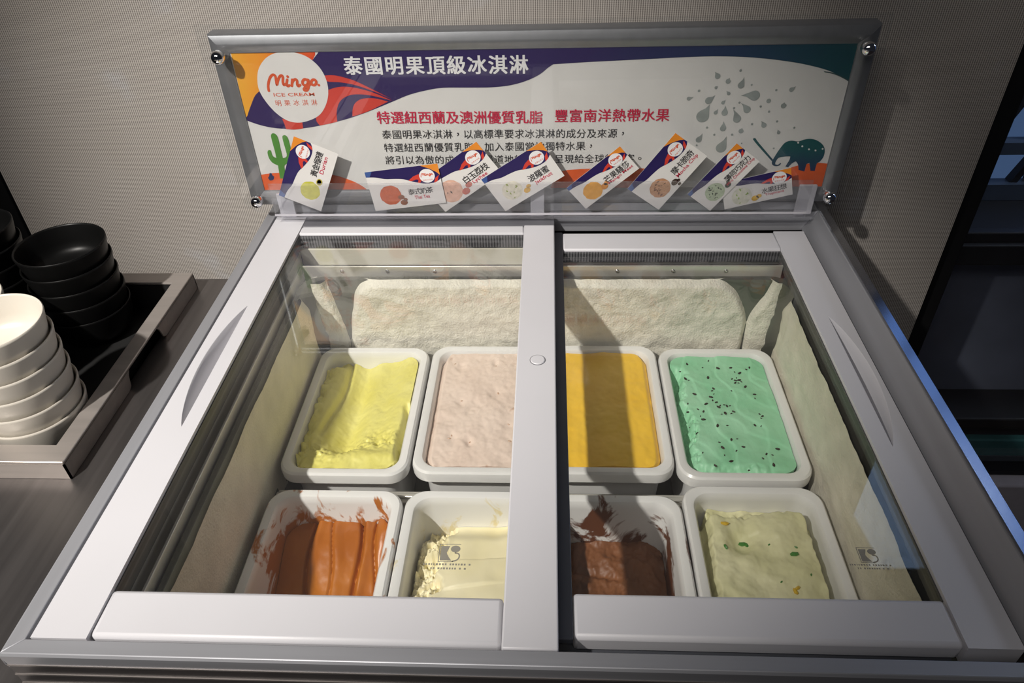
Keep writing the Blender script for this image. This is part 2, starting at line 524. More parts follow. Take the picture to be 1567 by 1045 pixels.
b.box(TX0 + 0.022, TX1 - 0.022, TY0 + 0.026, TY1 - 0.026, 0.8252, 0.8275)
b.box(TX1 - 0.0225, TX1 - 0.0205, TY0 + 0.02, TY1 - 0.02, 0.8252, TZ - 0.004)
b.box(TX0 + 0.02, TX1 - 0.02, TY1 - 0.026, TY1 - 0.024, 0.8252, TZ - 0.004)
b.box(TX0 + 0.02, TX1 - 0.02, TY0 + 0.024, TY0 + 0.026, 0.8252, TZ - 0.004)
b.build('inner_wall', M['tray_dark'], tr)


def bowl_mesh(mt):
    b = MB()
    prof = [(0.0005, 0.004), (0.024, 0.0035), (0.026, 0.0), (0.031, 0.0), (0.036, 0.003), (0.044, 0.008), (0.0485, 0.015), (0.051, 0.024), (0.0555, 0.046),
            (0.0556, 0.0478), (0.0548, 0.0488), (0.0535, 0.0484), (0.0528, 0.0465), (0.0490, 0.026), (0.0475, 0.018), (0.043, 0.012), (0.033, 0.0085), (0.0005, 0.008)]
    b.lathe(prof, 64)
    o = b.build('bowl', mt, angle=60)
    return o


BOWLZ = 0.8276
ORD = ['topmost', 'second from the top', 'third from the top', 'fourth from the top', 'fifth from the top', 'lowest']
proto = {'white': bowl_mesh(M['bowl_white']), 'black': bowl_mesh(M['bowl_black'])}
used = set()


def stack(kind, x, y, n, where, group):
    for k in range(n):
        src = proto[kind]
        if kind in used:
            o = src.copy(); COL.objects.link(o)
        else:
            o = src; used.add(kind)
        o.location = (x + 0.0003 * math.sin(k * 2.1), y + 0.0003 * math.cos(k * 1.7), BOWLZ + 0.0235 * k)
        o.rotation_euler = (0, 0, k * 0.7)
        top = n - 1 - k
        pos = 'lowest' if k == 0 else ORD[top]
        col = 'cream white' if kind == 'white' else 'black'
        tag(o, '%s bowl, %s of %s' % (col, pos, where), 'bowl', group)


stack('white', -0.5945, 0.603, 6, 'the stack at the front of the tray', 'cream bowls stacked at the front')
stack('black', -0.632, 0.804, 5, 'the stack next to the tray corner', 'black bowls stacked by the tray corner')
stack('black', -0.748, 0.804, 6, 'the stack at the left photo edge', 'black bowls stacked at the left edge')
stack('white', -0.694, 0.672, 5, 'the stack cut by the left edge', 'cream bowls stacked at the left edge')

# ------------------------------------------------------------------ the freezer cabinet
XC = -0.0185
fz = empty('ice_cream_freezer', (XC, 0.65, 0), 'dark chest freezer with aluminium rim holding eight tubs of ice cream', 'freezer')
FX0, FX1, FY0, FY1 = -0.4365, 0.4185, 0.2885, 1.062
b = MB()                                                       # outer shell with an open well
o4 = [(FX0 + 0.003, FY0 + 0.004), (FX1 - 0.003, FY0 + 0.004), (FX1 - 0.003, FY1 - 0.003), (FX0 + 0.003, FY1 - 0.003)]
i4 = [(-0.400, 0.312), (0.376, 0.312), (0.376, 0.962), (-0.400, 0.962)]
b.loft([[(x, y, 0.04) for x, y in o4], [(x, y, 0.872) for x, y in o4], [(x, y, 0.845) for x, y in i4], [(x, y, 0.50) for x, y in i4]], 0, True, cap0=True, cap1=True)
b.build('cabinet_body', M['cabinet'], fz)
b = MB(); b.box(FX0 + 0.001, FX1 - 0.001, FY0 + 0.0012, FY0 + 0.0035, 0.10, 0.8962); b.build('front_panel', M['cabinet'], fz)
for z in (0.8845, 0.8700, 0.8560, 0.8420):
    b = MB(); b.box(FX0 + 0.001, FX1 - 0.001, FY0 + 0.0002, FY0 + 0.002, z - 0.0009, z + 0.0009); b.build('pressed_line', M['cabinet_line'], fz)
for x in (-0.39, 0.37):
    for y in (0.34, 1.0):
        b = MB(); b.lathe([(0.018, 0), (0.018, 0.04)], 20, (x, y, 0)); b.build('foot', M['black_frame'], fz)


b = MB(); b.box(-0.031, 0.3835, 0.3045, 0.352, 0.8462, 0.8552); b.build('front_ledge', M['dark_seal'], fz, bevel=0.001)


ring_o = [(FX0, FY0), (FX1, FY0), (FX1, FY1), (FX0, FY1)]      # aluminium rim, mitred: outer skirt, top, inner lip
ring_i = [(-0.4205, 0.3025), (0.4040, 0.3025), (0.4040, 1.006), (-0.4205, 1.006)]
ring_s = [(-0.4195, 0.3035), (0.3850, 0.3035), (0.3850, 1.0025), (-0.4195, 1.0025)]
sides = ('front', 'right', 'back', 'left')
for k in range(4):
    k2 = (k + 1) % 4
    b = MB()
    def L(p, zz): return [(p[k][0], p[k][1], zz), (p[k2][0], p[k2][1], zz)]
    loops = [L(ring_o, 0.8965 if k == 0 else 0.886), L(ring_o, 0.899), L([(x + (0.002 if x < 0 else -0.002), y + (0.002 if y < 0.6 else -0.002)) for x, y in ring_o], 0.9015),
             L(ring_i, 0.9015), L(ring_s, 0.876 if k in (1, 2) else 0.876), L(ring_s, 0.8715), L([(x + (0.002 if x < 0 else -0.002), y + (0.002 if y < 0.6 else -0.002)) for x, y in ring_o], 0.8715)]
    b.loft([[l[0] for l in loops], [l[1] for l in loops]], 0, True, True, True)
    b.build('rim_' + 'rail', M['frame_alu'] if k % 2 else M['frame_alu_x'], fz, bevel=0.0008)

b = MB(); b.prism([(0.4048, 0.9060), (0.4194, 0.9018), (0.4194, 0.8920), (0.4188, 0.8920), (0.4188, 0.9016), (0.4048, 0.9016)], 'y', FY0 + 0.003, FY1 - 0.003)
b.build('rim_trim', M['trim_polished'], fz)

# inner liner, built as a stepped ring: wall, riveted strip, set-back plate
XL, XR, YF, YB = -0.3485, 0.3345, 0.320, 0.8885


def well(h0, z, h1=None):
    """rectangle grown by h from the well walls"""
    return [(XL - h0, YF - h0, z), (XR + h0, YF - h0, z), (XR + h0, YB + h0, z), (XL - h0, YB + h0, z)]


b = MB()
b.loft([rrect((XR - XL) / 2 + h, (YB - YF) / 2 + h, 0.03, z, 6, (XL + XR) / 2, (YB + YF) / 2) for h, z in ((-0.012, 0.56), (0.0, 0.75), (0.004, 0.855), (0.010, 0.857))], 0, True, cap0=True)
b.build('well_liner', M['liner'], fz)


def strip_ring(name, hx, hy, z0, z1, mt, t=0.003):
    for nm, q in (('back', [(XL - hx, YB + hy), (XR + hx, YB + hy)]), ('left', [(XL - hx, YF - 0.006), (XL - hx, YB + hy)]), ('right', [(XR + hx, YF - 0.006), (XR + hx, YB + hy)])):
        m = MB()
        (x0, y0), (x1, y1) = q
        if nm == 'back': m.box(x0, min(x1, 0.3345), y0, y0 + t, z0, z1)
        elif nm == 'left': m.box(x0 - t, x0, y0, y1, z0, z1)
        else: m.box(x0, x0 + t, y0, y1, z0, min(z1, 0.8555))
        yield m.build(name, mt, fz, bevel=0.0008)


strips = list(strip_ring('riveted_strip', 0.0125, 0.016, 0.846, 0.8705, M['strip']))
for x in (-0.302, -0.235, -0.165, 0.02, 0.10, 0.18, 0.255):
    b = MB(); b.lathe([(0.0032, 0.0012), (0.0032, 0.0), (0.0026, -0.0012), (0.0012, -0.002), (0.0002, -0.0021)], 14, (x, YB + 0.016, 0.862), axis='y')
    b.build('rivet', M['chrome'], strips[0])
b = MB(); b.box(XL - 0.012, XR + 0.012, YB + 0.009, YB + 0.016, 0.8435, 0.8465); b.build('strip_lip', M['strip'], fz, bevel=0.0008)
for x0, x1, z1 in ((XL - 0.0255, -0.031, 0.8745), (-0.031, XR + 0.0255, 0.8565)):
    b = MB(); b.box(x0, x1, YB + 0.058, YB + 0.061, 0.846, z1); b.build('set_back_plate', M['plate'], fz, bevel=0.0008)
b = MB(); b.box(XL - 0.0285, XL - 0.0255, YF - 0.006, YB + 0.058, 0.846, 0.8745); b.build('set_back_plate', M['plate'], fz, bevel=0.0008)
b = MB(); b.box(XR + 0.0255, XR + 0.0285, YF - 0.006, YB + 0.058, 0.846, 0.8565); b.build('set_back_plate', M['plate'], fz, bevel=0.0008)
b = MB()                                                        # dark slot floor between the strips
b.box(XL - 0.034, XL - 0.004, YF - 0.004, YB + 0.06, 0.842, 0.8455); b.box(XR + 0.004, XR + 0.034, YF - 0.004, YB + 0.06, 0.842, 0.8455)
b.box(XL - 0.034, XR + 0.034, YB + 0.006, YB + 0.062, 0.842, 0.8434)
b.build('slot_floor', M['dark_seal'], fz)


# frost on the well walls (thick bumpy slabs with ragged, rounded outlines)
def fbm(x, y, z=0.0, o=4):
    return noise.fractal(Vector((x, y, z)), 0.9, 2.1, o)


M['frost'] = mat('frost', (0.70, 0.67, 0.58), 0.55, var=0.10, vscale=45, bump=0.8, bscale=350)
M['frost_side'] = mat('thin_frost', (0.74, 0.70, 0.59), 0.5, var=0.10, vscale=26, bump=0.5, bscale=350)


def smooth_(a, b_, x):
    x = min(1, max(0, (x - a) / (b_ - a))); return x * x * (3 - 2 * x)


def slab(origin, ux, uz, un, nx, nz, depth, amp, shape, freq, name, mt):
    """bumpy frost sheet; it sinks behind the wall where shape(s,t) is negative"""
    o_, ux, uz, un = map(Vector, (origin, ux, uz, un))
    m = MB()
    V = {}
    for i in range(nx + 1):
        for k in range(nz + 1):
            s, t = i / nx, k / nz
            e = shape(s, t)
            p = o_ + ux * s + uz * t
            full = max(0.0006, depth + amp * fbm(p.x * freq + p.y * freq * 0.7, p.z * freq, 1.3) + amp * 0.35 * fbm(p.x * freq * 4, p.z * freq * 4 + p.y * freq * 3, 7.1))
            h = -0.008 + (full + 0.008) * smooth_(-0.10, 0.16, e)
            V[i, k] = len(m.v); m.v.append(tuple(p + un * h))
    for i in range(nx):
        for k in range(nz):
            m.f.append([V[i, k], V[i + 1, k], V[i + 1, k + 1], V[i, k + 1]]); m.m.append(0)
    return m.build(name, mt, fz, angle=80)


def back_shape(s, t):
    # one panel with rounded top corners; bare metal shows as a wedge in either corner of the wall
    def spike(c, w0, t0):
        return abs(s - c) * 0.683 - w0 * smooth_(t0, 1.0, t)
    dz = (1 - t) * 0.236 - 0.001 if 0.075 < s < 0.935 else 0.05
    dx = min(spike(0.06, 0.020, 0.50), spike(0.945, 0.026, 0.68))
    r = 0.030
    e = min(dx, dz)
    if 0.06 < s < 0.945 and dx < r and dz < r: e = r - math.hypot(r - dx, r - dz)
    return e * 22 + 0.03 * fbm(s * 16, t * 9, 3.0)


slab((XL + 0.004, YB - 0.001, 0.62), (XR - XL - 0.008, 0, 0), (0, 0, 0.236), (0, -1, 0), 240, 100, 0.006, 0.0026, back_shape, 30, 'frost', M['frost'])


def side_shape(s, t):
    return 0.25 + min((1 - t) * 1.5, 0.2) - max(0, (s - 0.93) * 6) + 0.05 * fbm(s * 9, t * 5, 9.0)


slab((XL - 0.002, YF + 0.01, 0.62), (0, YB - YF - 0.03, 0), (0.0, 0, 0.234), (1, 0, 0), 150, 50, 0.004, 0.0014, side_shape, 22, 'frost', M['frost_side'])
slab((XR + 0.002, YF + 0.01, 0.62), (0, YB - YF - 0.03, 0), (0.0, 0, 0.234), (-1, 0, 0), 150, 50, 0.005, 0.0020, side_shape, 26, 'frost', M['frost_side'])
b = MB(); b.box(XL + 0.006, XR - 0.006, 0.5915, 0.6105, 0.716, 0.7225); b.box(XL + 0.006, XR - 0.006, 0.598, 0.604, 0.7225, 0.7265)
b.build('tub_divider', M['strip'], fz, bevel=0.0015)
b = MB(); b.box(XL + 0.01, XR - 0.01, YF + 0.012, YB - 0.012, 0.575, 0.600); b.build('tub_rack', M['liner'], fz)


# ------------------------------------------------------------------ the two sliding lids
def rib_mat():
    m, nt, b = new_mat('ribbed_dark_seal')
    tc = N(nt, 'ShaderNodeTexCoord'); sx = N(nt, 'ShaderNodeSeparateXYZ')
    nt.links.new(tc.outputs['Object'], sx.inputs['Vector'])
    a = N(nt, 'ShaderNodeMath', operation='MULTIPLY'); a.inputs[1].default_value = 2 * math.pi / 0.0042
    s = N(nt, 'ShaderNodeMath', operation='SINE')
    nt.links.new(sx.outputs['X'], a.inputs[0]); nt.links.new(a.outputs[0], s.inputs[0])
    mr = N(nt, 'ShaderNodeMapRange'); mr.inputs['From Min'].default_value = -1
    nt.links.new(s.outputs[0], mr.inputs['Value'])
    nt.links.new(ramp(nt, mr.outputs['Result'], [(0.35, (0.03, 0.03, 0.035)), (0.75, (0.14, 0.14, 0.15))]), b.inputs['Base Color'])
    b.inputs['Roughness'].default_value = 0.4
    return m


M['rib'] = rib_mat()
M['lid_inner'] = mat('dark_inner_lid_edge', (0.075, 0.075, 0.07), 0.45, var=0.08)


def side_rail(xo, xi, xin, xarc, y0, y1, h0, h1, zb, zt, parent):
    """lid side rail with a lens-shaped finger scoop; xo outer edge, xi glass edge, scoop between xin and xarc"""
    sgn = 1 if xi > xo else -1
    secs = []
    ys = [y0] + [h0 + (h1 - h0) * k / 44 for k in range(45)] + [y1]
    for y in ys:
        t = max(0.0, 1 - ((y - (h0 + h1) / 2) / ((h1 - h0) / 2)) ** 2) if h0 <= y <= h1 else 0.0
        wv = (xin - xarc) * t ** 0.9
        d = 0.0205 * t ** 0.6
        e = 0.00004 * sgn
        secs.append([(xo, y, zb), (xo, y, zt), (xin - wv - e * 3, y, zt), (xin - wv * 0.93 - e * 2, y, zt - d * 0.07), (xin - wv * 0.80 - e, y, zt - d * 0.50), (xin - wv * 0.64 - e * .5, y, zt - d * 0.97),
                     (xin, y, zt - d), (xin + e, y, zt), (xi, y, zt), (xi, y, zb)])
    b = MB(); b.loft(secs, 0, True, True, True)
    return b.build('side_rail', M['lid_white'], parent, angle=40)


def slab_rail(name, x0, x1, y0, y1, z0, z1, parent, mt=None, bevel=0.0025):
    b = MB(); b.box(x0, x1, y0, y1, z0, z1)
    return b.build(name, mt or M['lid_white'], parent, bevel=bevel)


def maker_mark(cx, cy, z, s, parent):
    b = MB()
    def q(pts): b.poly([(cx + x * s, cy + y * s, z) for x, y in pts])
    # square with a K and an S cut out of it: frame lines, dark K block, ball and tail of the S
    q([(-.5, .5), (.5, .5), (.5, .46), (-.5, .46)]); q([(-.5, .46), (-.46, .46), (-.46, -.5), (-.5, -.5)]); q([(-.46, -.46), (.22, -.46), (.22, -.5), (-.46, -.5)])
    q([(-.42, .38), (.0, .38), (-.05, .22), (-.13, .0), (-.02, -.22), (.12, -.42), (-.42, -.42)])
    q([(.27 + .23 * math.cos(a * math.pi / 8), .22 + .19 * math.sin(a * math.pi / 8)) for a in range(16)])
    for p in ribbon([(.27, 0.0), (.42, -.04), (.48, -.16), (.44, -.32), (.32, -.42), (.18, -.46)], 0.07): q([tuple(v) for v in p])
    # two lines of lettering too small to read
    rnd = random.Random(3)
    for row, (x0, x1) in enumerate(((-1.15, 1.15), (-0.8, 0.8))):
        x = x0
        while x < x1:
            w_ = rnd.uniform(.05, .1)
            q([(x, -.68 - row * .22), (x + w_, -.68 - row * .22), (x + w_, -.58 - row * .22), (x, -.58 - row * .22)])
            x += w_ + (.05 if rnd.random() < .85 else .14)
    return b.build('maker_mark', M['mark'], parent, normals=False, smooth=False)


l1 = empty('sliding_lid', (-0.2, 0.65, 0.878), 'left sliding glass lid with white frame and wide middle bar on top', 'freezer lid')
side_rail(-0.4183, -0.3718, -0.3885, -0.4075, 0.3045, 1.0, 0.545, 0.765, 0.8775, 0.9, l1)
slab_rail('front_rail', -0.3718, -0.0357, 0.3075, 0.3511, 0.8775, 0.8985, l1, bevel=0.004)
slab_rail('rear_rail', -0.3718, -0.0357, 0.9503, 0.972, 0.8775, 0.8990, l1)
slab_rail('rear_edge', -0.3950, 0.0094, 0.972, 1.0, 0.8808, 0.8992, l1, M['lid_grey'], bevel=0.001)  # strip across the lid's rear end, darker grey than the white rails
slab_rail('middle_bar', -0.0357, 0.0094, 0.3045, 0.972, 0.8815, 0.9, l1, bevel=0.0015)
slab_rail('inner_edge', -0.3718, -0.3706, 0.3511, 0.9503, 0.8755, 0.8955, l1, M['lid_inner'], bevel=0)
slab_rail('inner_edge', -0.3706, -0.0357, 0.9488, 0.9503, 0.8755, 0.8955, l1, M['rib'], bevel=0)
b = MB(); b.lathe([(0.0085, 0.0), (0.0085, 0.0006), (0.0075, 0.0014), (0.0002, 0.0016)], 28, (-0.0115, 0.658, 0.9)); b.build('lock_button', M['lid_white'], l1, angle=25)
b = MB(); b.lathe([(0.0092, 0.0), (0.0092, 0.0004), (0.0002, 0.0004)], 28, (-0.0115, 0.658, 0.9)); b.build('button_ring', M['lid_grey'], l1)
b = MB(); b.box(-0.3706, -0.0357, 0.3511, 0.9488, 0.8915, 0.8955); gp = b.build('glass_pane', M['glass'], l1)
maker_mark(-0.0865, 0.3955, 0.8958, 0.0190, gp)

l2 = empty('sliding_lid', (0.18, 0.65, 0.857), 'right sliding glass lid with white frame lying lower than the other', 'freezer lid')
side_rail(0.3815, 0.3372, 0.3560, 0.3760, 0.325, 0.985, 0.545, 0.772, 0.8573, 0.88, l2)
slab_rail('front_rail', 0.0219, 0.3372, 0.3275, 0.3697, 0.8573, 0.8785, l2, bevel=0.004)
slab_rail('rear_rail', 0.0219, 0.3372, 0.9358, 0.983, 0.8573, 0.8795, l2)
slab_rail('inner_stile', -0.028, 0.0219, 0.325, 0.985, 0.8725, 0.8798, l2, M['dark_seal'], bevel=0.001)
slab_rail('inner_edge', 0.3360, 0.3372, 0.3697, 0.9358, 0.8585, 0.8755, l2, M['lid_inner'], bevel=0)
slab_rail('inner_edge', 0.0219, 0.3360, 0.9345, 0.9358, 0.8585, 0.8755, l2, M['rib'], bevel=0)
b = MB(); b.box(0.0219, 0.3360, 0.3697, 0.9345, 0.8715, 0.8755); gp = b.build('glass_pane', M['glass'], l2)
maker_mark(0.2890, 0.4150, 0.8758, 0.0165, gp)

# ------------------------------------------------------------------ tubs and ice cream
def smear_pan(name, stain, seed, amount, lo=-0.1, hi=0.0, spread=26):
    """white tub plastic with dried ice cream smeared on its inner walls and rim"""
    m, nt, b = new_mat(name)
    tc = N(nt, 'ShaderNodeTexCoord'); sx = N(nt, 'ShaderNodeSeparateXYZ')
    nt.links.new(tc.outputs['Object'], sx.inputs['Vector'])
    mp = N(nt, 'ShaderNodeMapping'); mp.inputs['Location'].default_value = (seed, seed * 1.7, 0); mp.inputs['Scale'].default_value = (1, 0.6, 0.7)
    nt.links.new(tc.outputs['Object'], mp.inputs['Vector'])
    n = N(nt, 'ShaderNodeTexNoise', Scale=float(spread), Detail=7.0, Roughness=0.62, Distortion=0.8)
    nt.links.new(mp.outputs['Vector'], n.inputs['Vector'])
    band = N(nt, 'ShaderNodeMapRange'); band.inputs['From Min'].default_value = lo; band.inputs['From Max'].default_value = hi
    band.inputs['To Min'].default_value = amount; band.inputs['To Max'].default_value = 0.0
    nt.links.new(sx.outputs['Z'], band.inputs['Value'])
    ad = N(nt, 'ShaderNodeMath', operation='ADD'); nt.links.new(n.outputs['Fac'], ad.inputs[0]); nt.links.new(band.outputs['Result'], ad.inputs[1])
    r = N(nt, 'ShaderNodeValToRGB'); r.color_ramp.elements[0].position = 0.60; r.color_ramp.elements[1].position = 0.66
    nt.links.new(ad.outputs[0], r.inputs['Fac'])
    mx = N(nt, 'ShaderNodeMix', data_type='RGBA'); mx.inputs[6].default_value = (0.77, 0.765, 0.755, 1); mx.inputs[7].default_value = (*stain, 1)
    nt.links.new(r.outputs['Color'], mx.inputs[0]); nt.links.new(mx.outputs[2], b.inputs['Base Color'])
    b.inputs['Roughness'].default_value = 0.3
    return m


def cream_mat(name, a, c, rough=0.45, scale=25, bump=0.25, bscale=160, spots=None):
    m, nt, b = new_mat(name)
    v = coords(nt)
    n = N(nt, 'ShaderNodeTexNoise', Scale=float(scale), Detail=5.0); nt.links.new(v, n.inputs['Vector'])
    col = ramp(nt, n.outputs['Fac'], [(0.32, a), (0.68, c)])
    if spots:
        sc, th, sc_col = spots
        n3 = N(nt, 'ShaderNodeTexNoise', Scale=float(sc), Detail=2.0); nt.links.new(v, n3.inputs['Vector'])
        r = N(nt, 'ShaderNodeValToRGB'); r.color_ramp.elements[0].position = th; r.color_ramp.elements[1].position = th + 0.05
        nt.links.new(n3.outputs['Fac'], r.inputs['Fac'])
        mx = N(nt, 'ShaderNodeMix', data_type='RGBA'); mx.inputs[7].default_value = (*sc_col, 1)
        nt.links.new(r.outputs['Color'], mx.inputs[0]); nt.links.new(col, mx.inputs[6]); col = mx.outputs[2]
    nt.links.new(col, b.inputs['Base Color'])
    b.inputs['Roughness'].default_value = rough
    n2 = N(nt, 'ShaderNodeTexNoise', Scale=float(bscale), Detail=4.0); nt.links.new(v, n2.inputs['Vector'])
    bp = N(nt, 'ShaderNodeBump', Strength=bump, Distance=0.0015)
    nt.links.new(n2.outputs['Fac'], bp.inputs['Height']); nt.links.new(bp.outputs['Normal'], b.inputs['Normal'])
    return m


def pan_mesh():
    b = MB()
    L = [(.0600, .1040, .018, -.148), (.0628, .1068, .020, -.146), (.0640, .1080, .020, -.140), (.0700, .1150, .021, -.019), (.0800, .1250, .023, -.019), (.0825, .1275, .025, -.0165), (.0828, .1278, .025, -.007),
         (.0820, .1270, .025, -.0025), (.0798, .1248, .024, 0), (.0740, .1190, .022, 0.0), (.0710, .1160, .021, -.0012), (.0690, .1140, .020, -.0045), (.0678, .1128, .020, -.012),
         (.0620, .1060, .020, -.138), (.0600, .1040, .019, -.142), (.0560, .1000, .017, -.144)]
    b.loft([rrect(hx, hy, r, z, 8) for hx, hy, r, z in L], 0, True, True, True)
    return b


PANS = {}


def pan(key, x, y, z, mt, label, dx=0):
    o = pan_mesh().build('ice_cream_tub', mt, angle=28)
    o.location = (x, y, z)
    tag(o, label, 'tub', 'white plastic tubs in the freezer')
    PANS[key] = (x, y, z)
    return o


def smooth01(a, b_, x):
    t = min(1, max(0, (x - a) / (b_ - a))); return t * t * (3 - 2 * t)


def wall_hx(d):   # tub inner half sizes at depth d below the rim
    t = min(1, max(0, (d - 0.012) / 0.126))
    return .0672 + (.0612 - .0672) * t, .1122 + (.1052 - .1122) * t


def ice_cream(key, fn, mt, label, nx=84, ny=124, extra=None):
    """closed body of ice cream: fn(u,v) gives the surface height below the rim (negative = below), u,v in -1..1"""
    x0, y0, z0 = PANS[key]
    b = MB()
    idx = {}
    seed = sum(map(ord, key))
    top = []
    for j in range(ny + 1):
        for i in range(nx + 1):
            u, v = -1 + 2 * i / nx, -1 + 2 * j / ny
            h = fn(u, v, lambda f, a, o=4, s=0: a * fbm(u * f + seed + s, v * f * 1.55 + seed * 0.3, s, o))
            hx, hy = wall_hx(-h)
            rr = 0.0215                                    # square corners bent round to the tub's corners
            px, py = u * hx, v * hy
            a_, b_ = (abs(px) - hx + rr) / rr, (abs(py) - hy + rr) / rr
            if a_ > 0 and b_ > 0:
                px = math.copysign(hx - rr + rr * a_ * math.sqrt(1 - b_ * b_ / 2), px)
                py = math.copysign(hy - rr + rr * b_ * math.sqrt(1 - a_ * a_ / 2), py)
            idx[i, j] = len(b.v); b.v.append((px, py, h))
    for j in range(ny):
        for i in range(nx):
            b.f.append([idx[i, j], idx[i + 1, j], idx[i + 1, j + 1], idx[i, j + 1]]); b.m.append(0)
    ring = [(i, 0) for i in range(nx)] + [(nx, j) for j in range(ny)] + [(i, ny) for i in range(nx, 0, -1)] + [(0, j) for j in range(ny, 0, -1)]
    zb = -0.136
    low = []
    for q in ring:
        x, y, h = b.v[idx[q]]
        low.append(len(b.v)); b.v.append((x * 0.88, y * 0.91, zb))
    n = len(ring)
    for a in range(n):
        a2 = (a + 1) % n
        b.f.append([idx[ring[a]], low[a], low[a2], idx[ring[a2]]]); b.m.append(0)
    b.f.append(low[::-1]); b.m.append(0)
    o = b.build('ice_cream', mt, angle=70)
    o.location = (x0, y0, z0)
    tag(o, label, 'ice cream', 'ice cream in the tubs')
    o['world_built'] = 0
    return o


RZ = 0.75
stain_o = (0.42, 0.14, 0.025); stain_b = (0.13, 0.045, 0.02)
pan('lime', -0.2590, 0.7395, RZ, M['pan'], 'white tub of lime yellow ice cream, back row by the left wall')
pan('pink', -0.0895, 0.7440, RZ, M['pan'], 'white tub of pale pink ice cream, back row beside the yellow one')
pan('mango', 0.0775, 0.7465, RZ, M['pan'], 'white tub of orange yellow ice cream, back row right of the bar')
pan('mint', 0.2455, 0.7400, RZ, M['pan'], 'white tub of green chocolate chip ice cream, back row by the right wall')
pan('thai', -0.2560, 0.4620, RZ, smear_pan('orange_smeared_tub', stain_o, 3.0, 0.24, -0.09, 0.016), 'smeared white tub of orange brown ice cream, front row by the left wall')
pan('cream', -0.0880, 0.4630, RZ, smear_pan('cream_smeared_tub', (0.70, 0.62, 0.40), 8.0, 0.11, -0.06, 0.0), 'white tub of cream coloured ice cream, front row left of the bar')
pan('mocha', 0.0765, 0.4600, RZ, smear_pan('chocolate_smeared_tub', stain_b, 5.4, 0.20, -0.09, 0.016, 22), 'chocolate smeared white tub, front row right of the bar')
pan('fruit', 0.2440, 0.4755, RZ, M['pan'], 'white tub of pale green fruit ice cream, front row by the right wall')

M['ic_lime'] = cream_mat('lime_yellow_ice_cream', (0.72, 0.66, 0.16), (0.79, 0.74, 0.25), 0.42, 18)
M['ic_pink'] = cream_mat('pale_pink_ice_cream', (0.75, 0.60, 0.51), (0.80, 0.66, 0.57), 0.5, 14, 0.15, spots=(34, 0.665, (0.48, 0.27, 0.17)))
M['ic_mango'] = cream_mat('mango_ice_cream', (0.90, 0.53, 0.035), (0.93, 0.59, 0.06), 0.4, 12, 0.12)
M['ic_mint'] = cream_mat('mint_green_ice_cream', (0.26, 0.61, 0.36), (0.40, 0.74, 0.50), 0.48, 16, 0.12)
M['ic_thai'] = cream_mat('orange_brown_ice_cream', (0.35, 0.098, 0.007), (0.46, 0.15, 0.014), 0.36, 14, 0.08)
M['ic_cream'] = cream_mat('cream_ice_cream', (0.82, 0.74, 0.46), (0.86, 0.79, 0.55), 0.42, 18, 0.12)
M['ic_mocha'] = cream_mat('chocolate_ice_cream', (0.17, 0.06, 0.02), (0.26, 0.10, 0.037), 0.5, 30, 0.3)
M['ic_fruit'] = cream_mat('pale_green_fruit_ice_cream', (0.66, 0.64, 0.36), (0.77, 0.74, 0.48), 0.42, 16, 0.12)
M['chip'] = mat('dark_chocolate_chip', (0.025, 0.012, 0.008), 0.5)
M['fruit_green'] = mat('green_candied_fruit', (0.05, 0.20, 0.03), 0.3)
M['fruit_yellow'] = mat('yellow_candied_fruit', (0.62, 0.40, 0.03), 0.3)
M['fruit_pink'] = mat('dull_red_fruit_piece', (0.50, 0.33, 0.23), 0.4)


def h_lime(u, v, nz):
    trough = math.exp(-((u + 0.22) / 0.36) ** 2) * smooth01(-0.86, -0.45, v) * (0.75 + 0.25 * smooth01(1.0, 0.2, v))
    second = math.exp(-((u - 0.42) / 0.30) ** 2) * smooth01(-0.7, -0.3, v + 0.25 * u)
    h = -0.005 - 0.033 * trough - 0.012 * second
    h += 0.004 * math.exp(-((v + 0.80) / 0.10) ** 2) * smooth01(-0.8, 0.2, u)
    h -= 0.006 * math.exp(-((u + 0.62 - 0.10 * math.sin(2.5 * v)) / 0.05) ** 2) * smooth01(-0.6, -0.2, v)
    # crumbly torn ridge along the scoop's front edge, gap along the right front wall
    ed = math.exp(-((v + 0.60 - 0.12 * math.sin(3 * u)) / 0.16) ** 2)
    h += nz(5, 0.004) * (0.3 + ed) + nz(16, 0.0022) * (0.2 + 1.3 * ed)
    h -= 0.020 * smooth01(0.86, 0.97, u + 0.03 * math.sin(9 * v)) * smooth01(0.15, -0.1, v) * smooth01(-0.95, -0.75, v)
    h -= 0.016 * smooth01(0.75, 0.98, v) * smooth01(-0.45, -0.8, u)
    h -= 0.010 * smooth01(-0.78, -0.98, u) * (0.6 + nz(6, 1.0))
    return h


def h_pink(u, v, nz):
    h = -0.004 + nz(2.2, 0.0018) + nz(9, 0.0007)
    h -= 0.010 * smooth01(-0.88, -1.0, u)
    for a, c, s in ((-0.45, 0.05, .09), (0.25, 0.22, .12), (-0.55, -0.55, .1), (0.55, -0.35, .13), (-0.2, -0.62, .07), (0.72, -0.7, .08), (-0.55, 0.75, .08), (0.2, 0.8, .06)):
        h -= 0.003 * math.exp(-((u - a) ** 2 + (v - c) ** 2) / s ** 2)
    return h


def h_mango(u, v, nz):
    return -0.004 + 0.0015 * math.sin(4 * u + 1) + nz(2.0, 0.0016) + nz(8, 0.0004) - 0.006 * smooth01(0.9, 1.0, abs(u))


